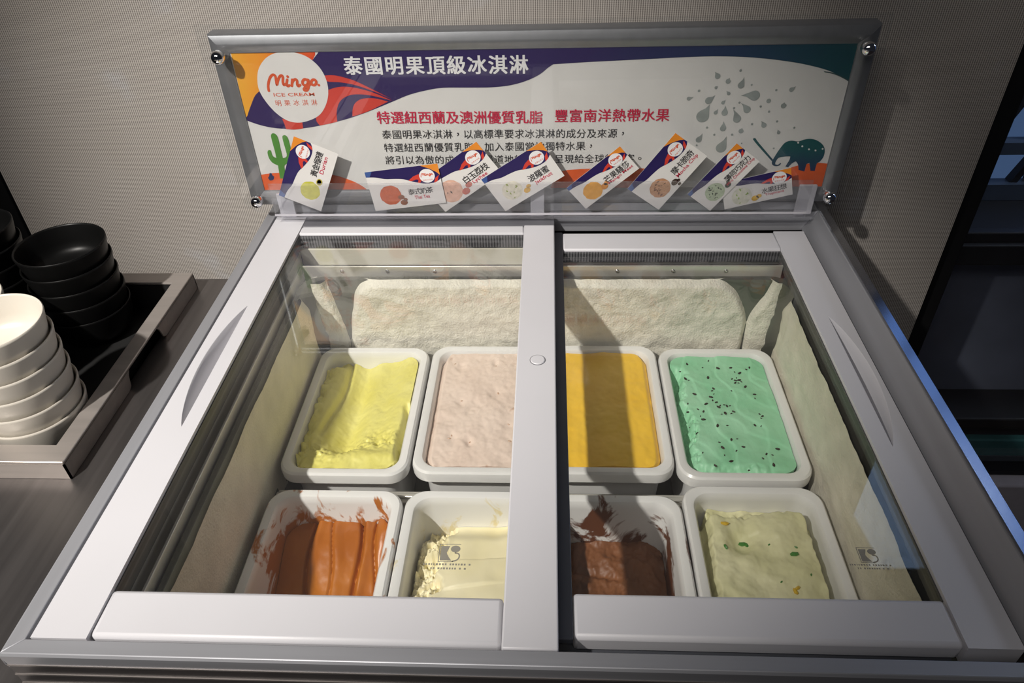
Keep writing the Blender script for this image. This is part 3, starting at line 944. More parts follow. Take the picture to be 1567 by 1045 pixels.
def h_mint(u, v, nz):
    h = -0.006 + nz(1.6, 0.0022, 2)
    t = u * 1.5 + 0.4 * math.sin(2.0 * v) + nz(1.3, 0.35, 2, 5)
    h += 0.0016 * (smooth01(0.40, 0.5, t % 1.0) - (t % 1.0))
    q = v * 1.6 + 0.6 * u + nz(1.4, 0.3, 2, 11)
    h += 0.0010 * (smooth01(0.55, 0.65, q % 1.0) - (q % 1.0))
    e = smooth01(-0.72, -0.96, u + 0.07 * math.sin(7 * v) + nz(6, 0.10, 3, 2)) * smooth01(0.85, 0.6, v)
    h -= 0.022 * e
    h += nz(14, 0.004, 4, 8) * e + nz(9, 0.0004, 3, 8)
    h -= 0.007 * smooth01(-0.86, -0.98, v + nz(5, 0.05, 3, 4)) * smooth01(0.9, 0.2, u)
    return h


def h_thai(u, v, nz):
    h = -0.046 - 0.020 * smooth01(0.9, 0.0, v) - 0.006 * (1 - v)
    c = u + 0.10 * (v - 0.5)
    for a, s, d in ((-0.45, 0.03, .006), (-0.05, 0.025, .003), (0.45, 0.04, .009), (0.78, 0.03, .005)):
        x = c - a - 0.05 * math.sin(5 * v + a * 9)
        h -= d * math.exp(-(x / s) ** 2) - 0.5 * d * math.exp(-((x - 0.10) / 0.10) ** 2)
    h += 0.004 * math.cos(2.3 * u) + nz(2.2, 0.0016, 2) + nz(7, 0.0003, 2)
    h += 0.014 * smooth01(0.55, 0.95, u) * smooth01(0.4, 0.9, v)
    return h


def h_cream(u, v, nz):
    h = -0.026 + 0.018 * (1 - v) * 0.5 - 0.022 * smooth01(0.62, 0.98, v)
    h += 0.010 * smooth01(0.3, 0.9, u) * smooth01(0.2, 0.8, v)
    t = smooth01(-0.45, -0.62, u + nz(4, 0.16, 3, 3) - 0.12 * v)
    h -= 0.016 * t * smooth01(-0.9, 0.4, v)
    h += nz(9, 0.010, 4, 2) * t + nz(1.8, 0.002, 2)
    s = v - 0.36 - 0.06 * u
    h -= 0.0045 * smooth01(0.0, 0.03, s) * smooth01(-0.6, -0.3, u)
    s = v - 0.04 - 0.10 * u
    h += 0.003 * smooth01(0.0, 0.025, s) * smooth01(0.7, 0.2, abs(u - 0.05))
    ch = math.exp(-((u + 0.62) ** 2 + (v - 0.5) ** 2) / 0.012)
    h += 0.016 * ch * (0.8 + nz(12, 0.6))
    h -= 0.014 * smooth01(-0.90, -1.0, u)
    return h


def h_mocha(u, v, nz):
    return -0.072 + 0.004 * math.sin(2 * u + 1) - 0.006 * (1 - v) * 0.5 + nz(4, 0.0035) + nz(14, 0.0012) - 0.005 * math.exp(-((v - 0.55 + 0.15 * u) / 0.05) ** 2) * smooth01(0.5, -0.2, u)


def h_fruit(u, v, nz):
    h = -0.007 + nz(1.9, 0.006, 2) + nz(7, 0.0010, 3)
    h += 0.006 * math.exp(-((u - 0.45) ** 2 / 0.10 + (v - 0.55) ** 2 / 0.06))
    h -= 0.012 * math.exp(-((u + 0.30) ** 2 / 0.05 + (v - 0.48) ** 2 / 0.02))
    h -= 0.022 * smooth01(0.80, 0.93, v + nz(2.6, 0.10, 3, 6))
    h -= 0.026 * smooth01(-0.84, -0.96, u + nz(2.4, 0.08, 3, 9) - 0.06 * v)
    h -= 0.026 * smooth01(0.84, 0.95, u + nz(2.4, 0.08, 3, 4) + 0.06 * v)
    return h


IC = {}
IC['lime'] = ice_cream('lime', h_lime, M['ic_lime'], 'lime yellow ice cream scooped out into a trough')
IC['pink'] = ice_cream('pink', h_pink, M['ic_pink'], 'smooth pale pink ice cream with fruit bits')
IC['mango'] = ice_cream('mango', h_mango, M['ic_mango'], 'smooth orange yellow ice cream crossed by the bar shadow')
IC['mint'] = ice_cream('mint', h_mint, M['ic_mint'], 'mint green ice cream with dark chocolate chips', 110, 160)
IC['thai'] = ice_cream('thai', h_thai, M['ic_thai'], 'glossy orange brown ice cream with long scoop grooves', 110, 120)
IC['cream'] = ice_cream('cream', h_cream, M['ic_cream'], 'cream coloured ice cream torn at its left side', 110, 150)
IC['mocha'] = ice_cream('mocha', h_mocha, M['ic_mocha'], 'dark chocolate ice cream low in a smeared tub')
IC['fruit'] = ice_cream('fruit', h_fruit, M['ic_fruit'], 'pale green ice cream with green and yellow fruit pieces', 110, 150)


def surf(fn, key):
    seed = sum(map(ord, key))
    return lambda u, v: fn(u, v, lambda f, a, o=4, s=0: a * fbm(u * f + seed + s, v * f * 1.55 + seed * 0.3, s, o))


def bit_mesh(name, mt, r):
    me = bpy.data.meshes.new(name)
    bm = bmesh.new()
    bmesh.ops.create_icosphere(bm, subdivisions=1, radius=1)
    for v in bm.verts:
        v.co = Vector((v.co.x * 1.0, v.co.y * 0.55, v.co.z * 0.5)) * r * (1 + 0.25 * noise.noise(v.co * 3 + Vector((r * 900, 0, 0))))
    bm.to_mesh(me); bm.free(); me.materials.append(mt)
    return me


def bits(key, fn, name, mt, spots, sizes, sink=0.3):
    f = surf(fn, key)
    meshes = {}
    for i, (u, v) in enumerate(spots):
        r = sizes[i % len(sizes)]
        if r not in meshes: meshes[r] = bit_mesh(name, mt, r)
        o = bpy.data.objects.new(name, meshes[r]); COL.objects.link(o)
        h = f(u, v); hx, hy = wall_hx(-h)
        o.parent = IC[key]
        o.location = (u * hx, v * hy, h + r * 0.5 * (0.5 - sink))
        o.rotation_euler = (0, 0, i * 1.9)


chips = [(-.78, .76), (-.62, .86), (-.30, .80), (.02, .78), (-.14, .93), (.30, .80), (.36, .72), (.46, .70), (.62, .77), (.70, .80), (-.66, .55), (-.72, .58), (.26, .58), (.32, .55), (.36, .60), (.40, .56), (.44, .53), (.30, .50), (.37, .50),
         (-.24, .60), (-.22, .36), (-.18, .40), (-.20, .30), (-.28, .24), (-.26, .18), (-.20, .14), (.18, .36), (.48, .42), (-.05, .10), (.0, .08), (.06, .09), (-.18, .05), (-.14, .08), (.62, .28), (.60, .2), (-.42, .10), (-.60, .02), (-.50, -.02),
         (-.16, -.08), (-.08, -.06), (.04, -.06), (.10, -.02), (-.58, -.10), (-.54, -.16), (.60, -.06), (.64, -.10), (.60, -.14), (-.30, -.28), (-.10, -.26), (.45, -.24), (.56, -.26), (-.60, .30), (-.78, .12), (-.80, .0), (-.80, -.2), (-.70, -.35),
         (-.34, -.54), (-.10, -.50), (.02, -.48), (-.30, -.62), (-.05, -.66), (.10, -.60), (-.30, -.74), (-.20, -.82), (.40, -.78), (.50, -.70), (.60, -.72), (.56, -.88), (.10, -.93), (-.52, -.9), (-.7, -.7), (.74, -.62)]
bits('mint', h_mint, 'chocolate_chip', M['chip'], chips, (0.0021, 0.0028, 0.0017, 0.0034))
bits('fruit', h_fruit, 'green_fruit_piece', M['fruit_green'], [(-.28, .50), (-.23, .48), (.10, .42), (.52, .38), (.62, .06), (.46, .30), (-.62, .40), (.12, -.02)], (0.0055, 0.004, 0.002, 0.0025, 0.002))
bits('fruit', h_fruit, 'yellow_fruit_piece', M['fruit_yellow'], [(-.56, .68), (.30, -.12), (.34, -.09)], (0.0055, 0.0045, 0.004))
bits('pink', h_pink, 'fruit_piece', M['fruit_pink'], [(-.60, -.55), (-.56, -.50), (-.18, -.60), (.60, -.60), (.2, .75), (-.45, .10), (.30, .25), (-.7, .8), (.55, -.30)], (0.003, 0.002, 0.0022), 0.6)

# ------------------------------------------------------------------ the sign
SY = 1.010                                        # face of the printed panel
sg = empty('ice_cream_sign', (0.0, 1.01, 0.905), 'wide printed advertising sign in a metal frame standing on the freezer back', 'sign')
INK = {}
INK['white'] = mat('printed_white', (0.70, 0.685, 0.665), 0.35, var=0.02)
INK['navy'] = print_grad('printed_navy_to_teal', 'X', [(0.0, (0.022, 0.008, 0.085)), (0.55, (0.022, 0.010, 0.088)), (0.74, (0.012, 0.035, 0.10)), (0.9, (0.005, 0.07, 0.085))], 40, 0.06)
INK['orange'] = print_grad('printed_orange_wash', 'X', [(0.0, (0.80, 0.38, 0.03)), (0.45, (0.78, 0.22, 0.015)), (0.85, (0.66, 0.05, 0.01))], 22, 0.5, -0.43, -0.30)
INK['red'] = mat('printed_red', (0.58, 0.040, 0.022), 0.35, var=0.06, vscale=25)
INK['hill'] = mat('printed_orange_red', (0.66, 0.10, 0.018), 0.35, var=0.18, vscale=18)
INK['green'] = mat('printed_green', (0.07, 0.24, 0.03), 0.35)
INK['teal'] = print_grad('printed_teal', 'Z', [(0.3, (0.012, 0.028, 0.10)), (0.8, (0.004, 0.085, 0.09))], 60, 0.3, 0.04, 0.11)
INK['drop'] = mat('printed_grey_drop', (0.30, 0.33, 0.32), 0.35, var=0.15, vscale=60)
INK['arc'] = mat('printed_dark_line', (0.05, 0.09, 0.09), 0.35)
INK['titlewhite'] = mat('printed_title_white', (0.78, 0.77, 0.78), 0.35, var=0.02)
INK['crimson'] = mat('printed_crimson', (0.55, 0.010, 0.055), 0.35)
INK['ink'] = mat('printed_black', (0.015, 0.014, 0.018), 0.4)
INK['logo'] = mat('printed_logo_orange_red', (0.62, 0.085, 0.022), 0.35)
INK['blue'] = mat('printed_light_blue', (0.04, 0.09, 0.28), 0.35)
INK['scoop'] = mat('printed_scoop', (0.5, 0.5, 0.5), 0.35)
KEYS = list(INK)
SLOT = {k: i for i, k in enumerate(KEYS)}
ART = [
    ('navy', 1, [(-0.3138, 1.1537), (-0.319, 1.1338), (-0.4405, 1.0545), (-0.4189, 1.0451), (-0.397, 1.0392), (-0.3711, 1.0371), (-0.3445, 1.0386), (-0.3174, 1.0434), (-0.2842, 1.0513), (-0.254, 1.0611), (-0.2185, 1.0746), (-0.1922, 1.0846), (-0.1643, 1.091), (-0.1438, 1.0935), (-0.1124, 1.0933), (-0.0765, 1.0933), (-0.0496, 1.0962), (-0.0273, 1.1026), (-0.0118, 1.1101), (-0.0008, 1.1186), (0.0068, 1.1235), (0.0063, 1.1231), (0.0531, 1.1254), (0.1226, 1.1278), (0.1914, 1.1302), (0.2347, 1.1301), (0.2742, 1.1277), (0.3142, 1.1227), (0.3468, 1.1165), (0.3775, 1.1074), (0.4091, 1.091), (0.4069, 1.1508)]),
    ('navy', 1.3, [(-0.3672, 1.106), (-0.4039, 1.0912), (-0.4191, 1.0729), (-0.4318, 1.0512), (-0.4189, 1.0451), (-0.397, 1.0392), (-0.3711, 1.0371), (-0.3445, 1.0386), (-0.3174, 1.0434)]),
    ('orange', 0, [(-0.4292, 1.1555), (-0.3138, 1.1537), (-0.319, 1.1338), (-0.3678, 1.1033), (-0.4039, 1.0912), (-0.4191, 1.0729), (-0.4318, 1.0512), (-0.4405, 1.0545)]),
    ('red', 2, [(-0.3793, 1.0521), (-0.3775, 1.0439), (-0.3768, 1.0369), (-0.3653, 1.0361), (-0.3518, 1.0377), (-0.3511, 1.0481), (-0.3648, 1.0519)]),
    ('red', 2, [(-0.3115, 1.1121), (-0.3073, 1.1124), (-0.2933, 1.1126), (-0.276, 1.1082), (-0.2592, 1.1013), (-0.2176, 1.0784), (-0.2387, 1.0885), (-0.2652, 1.0986), (-0.2868, 1.103), (-0.3046, 1.1046)]),
    ('red', 2, [(-0.3119, 1.088), (-0.3055, 1.0924), (-0.2879, 1.0967), (-0.2685, 1.0953), (-0.2443, 1.0886), (-0.2179, 1.0764), (-0.245, 1.0838), (-0.2644, 1.086), (-0.2787, 1.0842), (-0.2914, 1.0765), (-0.2987, 1.0622), (-0.3005, 1.047), (-0.3144, 1.0439), (-0.3264, 1.0417), (-0.3299, 1.0538)]),
    ('red', 2, [(-0.2774, 1.0544), (-0.2754, 1.0648), (-0.2706, 1.0734), (-0.2597, 1.0795), (-0.2427, 1.0801), (-0.2236, 1.0753), (-0.2539, 1.0617)]),
    ('white', 3, [(-0.3585, 1.1449), (-0.3423, 1.144), (-0.3258, 1.1379), (-0.313, 1.1257), (-0.3062, 1.1107), (-0.305, 1.0941), (-0.3095, 1.0773), (-0.3196, 1.0616), (-0.3313, 1.053), (-0.3484, 1.0473), (-0.3616, 1.0467), (-0.3738, 1.0506), (-0.386, 1.061), (-0.3966, 1.077), (-0.4025, 1.094), (-0.4009, 1.1106), (-0.3951, 1.1242), (-0.3839, 1.1361), (-0.3714, 1.1425)]),
    ('hill', 1, [(-0.4377, 0.9643), (-0.423, 0.9674), (-0.4042, 0.9689), (-0.3628, 0.97), (-0.3213, 0.9647), (-0.3049, 0.9596), (-0.2888, 0.9523), (-0.2752, 0.9421), (-0.2706, 0.9328), (-0.436, 0.9339)]),
    ('hill', 1, [(0.006, 0.931), (0.004, 0.9439), (0.0126, 0.9576), (0.0278, 0.97), (0.1249, 0.9722), (0.1633, 0.9668), (0.1843, 0.9478), (0.1862, 0.9297)]),
    ('hill', 1, [(0.3482, 0.9707), (0.3657, 0.9756), (0.3881, 0.9782), (0.4082, 0.9756), (0.4125, 0.934), (0.3603, 0.9344)]),
    ('green', 2, [(-0.4013, 1.0272), (-0.3986, 1.0306), (-0.3954, 1.0305), (-0.3928, 1.0278), (-0.3916, 1.0218), (-0.3917, 1.007), (-0.3916, 0.9926), (-0.3867, 0.9939), (-0.3844, 0.9987), (-0.3849, 1.011), (-0.3852, 1.0244), (-0.3825, 1.0277), (-0.38, 1.0276), (-0.3775, 1.0243), (-0.3766, 1.0163), (-0.3767, 1.0041), (-0.3784, 0.9932), (-0.3831, 0.9863), (-0.3916, 0.9808), (-0.3928, 0.9724), (-0.3943, 0.9596), (-0.403, 0.9597), (-0.4015, 0.9809), (-0.4085, 0.9851), (-0.4122, 0.9921), (-0.4125, 1.0017), (-0.4097, 1.0055), (-0.4066, 1.0047), (-0.4059, 0.9962), (-0.4012, 0.9927), (-0.4011, 1.0057), (-0.4016, 1.0179)]),
    ('teal', 2, [(-0.4169, 0.969), (-0.4137, 0.9683), (-0.4137, 0.9655), (-0.4112, 0.9633), (-0.4134, 0.9583), (-0.4171, 0.9569), (-0.4197, 0.9569), (-0.4214, 0.9612), (-0.4187, 0.9641)]),
    ('teal', 2, [(0.3217, 0.9805), (0.3245, 0.9896), (0.3287, 0.9994), (0.3344, 1.0091), (0.3428, 1.0123), (0.3522, 1.0109), (0.3606, 1.0137), (0.3694, 1.0146), (0.379, 1.0119), (0.388, 1.0054), (0.3926, 0.9972), (0.3929, 0.9873), (0.3893, 0.9799), (0.3861, 0.9771), (0.3856, 0.9656), (0.3793, 0.966), (0.3751, 0.9784), (0.3716, 0.9767), (0.371, 0.9649), (0.362, 0.9675), (0.3595, 0.976), (0.3553, 0.981), (0.3506, 0.9777), (0.3464, 0.9719), (0.3423, 0.9731), (0.3458, 0.9828), (0.3461, 0.9886), (0.3371, 0.9882), (0.3298, 0.9862), (0.3271, 0.9804), (0.327, 0.9766), (0.331, 0.9759), (0.3343, 0.9787), (0.3353, 0.9775), (0.3328, 0.9745), (0.3276, 0.9737), (0.3233, 0.9759)]),
    ('teal', 2, [(0.2896, 1.0164), (0.2924, 1.016), (0.2971, 1.0103), (0.3226, 0.9838), (0.3215, 0.9813), (0.2917, 1.0112)]),
    ('arc', 2, [(0.3662, 1.1089), (0.3776, 1.1069), (0.392, 1.1014), (0.4094, 1.0918), (0.409, 1.0902), (0.3925, 1.0996), (0.378, 1.1053), (0.367, 1.1076)]),
    ('white', 3, [(0.3542, 1.0093), (0.3537, 1.008), (0.3524, 1.008), (0.3514, 1.0093), (0.3519, 1.0106), (0.3532, 1.0105)]),
    ('white', 3, [(0.3611, 1.0037), (0.3607, 1.0024), (0.3593, 1.0024), (0.3583, 1.0037), (0.3588, 1.005), (0.3601, 1.005)]),
    ('white', 3, [(0.3715, 0.999), (0.371, 0.9978), (0.3697, 0.9978), (0.3687, 0.9991), (0.3691, 1.0003), (0.3705, 1.0003)]),
    ('white', 3, [(0.3809, 0.9973), (0.3805, 0.996), (0.3791, 0.996), (0.3782, 0.9973), (0.3786, 0.9986), (0.38, 0.9986)]),
    ('white', 3, [(0.3904, 0.9997), (0.39, 0.9984), (0.3886, 0.9984), (0.3876, 0.9997), (0.3881, 1.001), (0.3894, 1.0009)]),
]
DROPS =  [(0.214, 1.0491, 0.0088, 0.0103, 0.0151), (0.2435, 1.0539, 0.0044, 0.0011, 0.0098), (0.2619, 1.0448, 0.0055, -0.0048, 0.0146), (0.2735, 1.0578, 0.0049, -0.0078, 0.0107), (0.2447, 1.0314, 0.0044, 0.001, 0.0101), (0.2703, 1.0273, 0.0036, 0.0015, 0.0041), (0.2129, 1.0149, 0.0042, 0.0057, 0.0086), (0.2461, 1.0026, 0.0074, 0.008, 0.0156), (0.2804, 1.0772, 0.007, -0.018, 0.0034), (0.2598, 1.0917, 0.0045, 0.0043, 0.0106), (0.2267, 1.1042, 0.0037, -0.0033, 0.0066), (0.2418, 1.0973, 0.0035, 0.0018, 0.0042), (0.2193, 1.071, 0.0049, 0.009, 0.0058), (0.1918, 1.0742, 0.0027, 0.0068, 0.0011), (0.2312, 1.054, 0.0027, 0.0032, 0.0048), (0.245, 1.0804, 0.0024, -0.0031, 0.0043), (0.2392, 1.068, 0.0025, 0.0037, 0.0035), (0.3006, 1.0697, 0.0032, 0.0013, 0.0036), (0.3221, 1.0628, 0.0038, 0.0008, 0.0047), (0.3282, 1.0848, 0.0032, 0.0057, 0.0037), (0.3004, 1.0352, 0.0036, -0.0037, 0.007), (0.3228, 1.0244, 0.0025, -0.0016, 0.0047), (0.3175, 1.0405, 0.0017, 0.0017, -0.0001), (0.2838, 1.0371, 0.0017, 0.0017, 0.0), (0.2586, 1.0219, 0.0017, 0.0017, -0.0001), (0.2338, 1.0221, 0.0016, 0.0016, 0.0), (0.2223, 1.0328, 0.0016, 0.0016, 0.0), (0.2554, 1.0602, 0.0016, 0.0016, 0.0), (0.2615, 1.0677, 0.0016, 0.0016, 0.0), (0.2268, 1.0888, 0.0021, 0.0025, 0.0016), (0.2045, 1.0848, 0.0019, 0.0019, -0.0001), (0.2561, 1.1113, 0.0018, 0.001, 0.0025), (0.2738, 1.092, 0.0014, 0.0014, 0.0), (0.308, 1.0845, 0.0016, 0.0016, 0.0), (0.3039, 1.0546, 0.0017, 0.0017, 0.0), (0.2912, 1.062, 0.0016, 0.0016, 0.0), (0.343, 1.0312, 0.0016, 0.0016, 0.0), (0.3204, 1.001, 0.0014, 0.0014, 0.0), (0.2112, 1.0066, 0.0014, 0.0014, 0.0), (0.2741, 1.0089, 0.0011, 0.0011, 0.0)]
LINES = [
    ('泰國明果頂級冰淇淋', (-0.2652, 1.1246), (-0.0401, 1.1231), 0.0250, 'titlewhite'),
    ('特選紐西蘭及澳洲優質乳脂', (-0.2335, 1.052), (-0.0176, 1.0501), 0.0187, 'crimson'),
    ('豐富南洋熱帶水果', (0.0179, 1.0515), (0.1588, 1.0513), 0.0187, 'crimson'),
    ('泰國明果冰淇淋，以高標準要求冰淇淋的成分及來源，', (-0.2321, 1.0271), (0.1052, 1.0253), 0.0137, 'ink'),
    ('特選紐西蘭優質乳脂，加入泰國當地獨特水果，', (-0.232, 1.007), (0.0609, 1.0071), 0.0137, 'ink'),
    ('將引以為傲的成分，將最道地的美味，呈現給全球的顧客。', (-0.2324, 0.9877), (0.132, 0.9875), 0.0136, 'ink'),
    ('明果冰淇淋', (-0.3795, 1.0749), (-0.3284, 1.0751), 0.0089, 'logo'),
]
MINGO =  [[(-0.3889, 1.0927), (-0.3882, 1.0994), (-0.3852, 1.107), (-0.3815, 1.1124), (-0.3776, 1.1147), (-0.3752, 1.1127), (-0.3753, 1.1075), (-0.3757, 1.1006), (-0.373, 1.1064), (-0.3695, 1.1118), (-0.3661, 1.1136), (-0.365, 1.1108), (-0.3664, 1.1046), (-0.3659, 1.1005), (-0.3634, 1.1016)], [(-0.3596, 1.1076), (-0.3618, 1.1016), (-0.3609, 1.0988), (-0.3582, 1.0998)], [(-0.3582, 1.112), (-0.358, 1.1116)], [(-0.3526, 1.1075), (-0.355, 1.099)], [(-0.354, 1.1024), (-0.3514, 1.1064), (-0.348, 1.108), (-0.3462, 1.106), (-0.347, 1.1009), (-0.3458, 1.0986), (-0.3432, 1.1002)], [(-0.3317, 1.1064), (-0.3313, 1.1041), (-0.3323, 1.1016), (-0.3342, 1.0999), (-0.3364, 1.0994), (-0.3383, 1.1004), (-0.3391, 1.1026), (-0.3385, 1.1051), (-0.3368, 1.1071), (-0.3346, 1.1079), (-0.3326, 1.1073), (-0.3303, 1.1069)], [(-0.3303, 1.1069), (-0.3316, 1.098), (-0.3346, 1.0929), (-0.3383, 1.0926), (-0.3386, 1.0951), (-0.3344, 1.0979), (-0.3284, 1.1011)], [(-0.3198, 1.1035), (-0.3209, 1.1013), (-0.3228, 1.0999), (-0.3249, 1.0998), (-0.3264, 1.101), (-0.3269, 1.1031), (-0.3261, 1.1053), (-0.3243, 1.1069), (-0.3222, 1.1073), (-0.3205, 1.1064), (-0.3197, 1.1045)], [(-0.3172, 1.0998), (-0.3169, 1.0996)]]


b = MB()
PX0, PX1, PZ0, PZ1 = -0.431, 0.410, 0.9335, 1.1545
b.box(PX0, PX1, SY, SY + 0.003, PZ0, PZ1, SLOT['white'])


def clip(p): return (min(max(p[0], PX0), PX1), min(max(p[1], PZ0), PZ1))


def ink(pts, key, layer):
    b.poly([(x, SY - 0.00018 * (layer + 1), z) for x, z in pts], SLOT[key])


for key, layer, pts in ART:
    ink([clip(p) for p in soft(pts)], key, layer)
for x, z, r, tx, tz in DROPS:
    L = math.hypot(tx, tz)
    if L < r * 1.2:
        ink([(x + r * math.cos(a * math.pi / 6), z + r * math.sin(a * math.pi / 6)) for a in range(12)], 'drop', 2); continue
    a0 = math.atan2(tz, tx)
    pts = [(x + r * math.cos(a0 + math.radians(q)), z + r * math.sin(a0 + math.radians(q))) for q in range(60, 301, 20)]
    side = (-tz / L, tx / L)
    k = 0.18 * L
    pts += [(x + tx * .6 - side[0] * r * .35 + side[0] * k * .3, z + tz * .6 - side[1] * r * .35 + side[1] * k * .3), (x + tx + side[0] * k, z + tz + side[1] * k), (x + tx * .6 + side[0] * r * .45, z + tz * .6 + side[1] * r * .45)]
    ink(pts, 'drop', 2)
for s, a, c, size, key in LINES:
    n = len(s)
    for i, ch in enumerate(s):
        t = i / (n - 1)
        vs, fs = han(ch, (a[0] + (c[0] - a[0]) * t, a[1] + (c[1] - a[1]) * t), size)
        o_ = {'titlewhite': 0.0006, 'crimson': 0.0003}.get(key, 0.0)          # heavier strokes
        for q, (dx, dz) in enumerate(((0, 0), (-1, -.6), (1, -.6), (-1, .6), (1, .6)) if o_ else ((0, 0),)):
            b.add([(x + dx * o_, SY - 0.0009 - 0.00002 * q, z + dz * o_) for x, z in vs], fs, SLOT[key])
vs, fs = latin('ICE CREAM', -0.3835, -0.3255, 1.0845, 0.0047, 0.01)
b.add([(x, SY - 0.0009, z) for x, z in vs], fs, SLOT['logo'])
for k, st in enumerate(MINGO):
    for j, q in enumerate(ribbon(st, 0.0037)):
        b.poly([(p[0], SY - 0.0009 - 0.00002 * k - 0.000004 * j, p[1]) for p in q], SLOT['logo'])
b.build('printed_panel', [INK[k] for k in KEYS], sg, normals=False, smooth=False, front=SY + 0.001)

b = MB()                                           # aluminium snap frame, mitred corners
fo = [(-0.4555, 0.9165), (0.4255, 0.9165), (0.4255, 1.169), (-0.4555, 1.169)]


def inset(d): return [(fo[0][0] + d, fo[0][1] + d), (fo[1][0] - d, fo[1][1] + d), (fo[2][0] - d, fo[2][1] - d), (fo[3][0] + d, fo[3][1] - d)]


prof = [(0.0, 1.032), (0.0, 1.010), (0.0015, 1.0075), (0.011, 1.0035), (0.016, 1.0045), (0.0225, 1.0085), (0.0245, 1.0085), (0.0245, 1.032)]
names = ('frame_rail', 'frame_rail', 'frame_rail', 'frame_rail')
for k in range(4):
    k2 = (k + 1) % 4
    m = MB()
    m.loft([[(inset(d)[k][0], y, inset(d)[k][1]) for d, y in prof], [(inset(d)[k2][0], y, inset(d)[k2][1]) for d, y in prof]], 0, True, True, True)
    m.build(names[k], M['sign_alu'], sg)
b = MB(); b.box(-0.45, 0.42, 1.014, 1.03, 0.92, 1.165); b.build('backing_board', M['dark_seal'], sg)
b = MB()                                           # acrylic sheet with rounded lower corners, folded into a card slot at its foot
AX0, AX1, AZ0, AZ1, AR = -0.4625, 0.4300, 0.9115, 1.1850, 0.028
pts = [(AX0, AZ1), (AX0, AZ0 + AR)] + [(AX0 + AR - AR * math.cos(a * math.pi / 12), AZ0 + AR - AR * math.sin(a * math.pi / 12)) for a in range(1, 7)] + \
      [(AX1 - AR + AR * math.sin(a * math.pi / 12), AZ0 + AR - AR * math.cos(a * math.pi / 12)) for a in range(0, 7)] + [(AX1, AZ1)]
b.prism(pts, 'y', 0.9925, 0.9955)
b.build('acrylic_sheet', M['acrylic'], sg)
b = MB()
LX0, LX1 = -0.4115, 0.3760
b.box(LX0, LX1, 0.9785, 0.9812, 0.9065, 0.9655); b.box(LX0, LX1, 0.9812, 0.9925, 0.9065, 0.9095)
b.build('card_slot', M['acrylic_lip'], sg)
m = MB(); m.box(LX0, LX1, 0.9775, 0.9785, 0.9135, 0.9165); m.build('slot_edge', M['bracket'], sg)
for x0, x1, z1 in ((-0.4105, -0.386, 0.9405), (-0.0265, -0.0055, 0.955), (0.3655, 0.3905, 0.949)):
    m = MB(); m.box(x0, x1, 0.9965, 1.0015, 0.902, z1); m.build('mounting_tab', M['bracket'], sg, bevel=0.001)
for x, z in ((-0.4375, 1.1465), (0.4055, 1.1455), (-0.437, 0.9345), (0.406, 0.936)):
    m = MB()
    m.lathe([(0.0045, 0.006), (0.0045, 0.0), (0.006, -0.0006), (0.0086, -0.004), (0.0092, -0.008), (0.0086, -0.012), (0.006, -0.0158), (0.0025, -0.0172), (0.0002, -0.0175)], 32, (x, 0.9925, z), axis='y')
    m.build('chrome_knob', M['chrome'], sg, angle=80)
m = MB(); m.box(-0.40, 0.37, 1.010, 1.030, 0.9022, 0.9162); m.build('foot_rail', M['frame_alu_x'], sg, bevel=0.001)

# ------------------------------------------------------------------ flavour cards in the slot
CU = [(0, .87), (.13, .84), (.25, .775), (.38, .75), (.5, .715), (.62, .63), (.75, .555), (.87, .54), (.95, .575), (1.0, .63)]


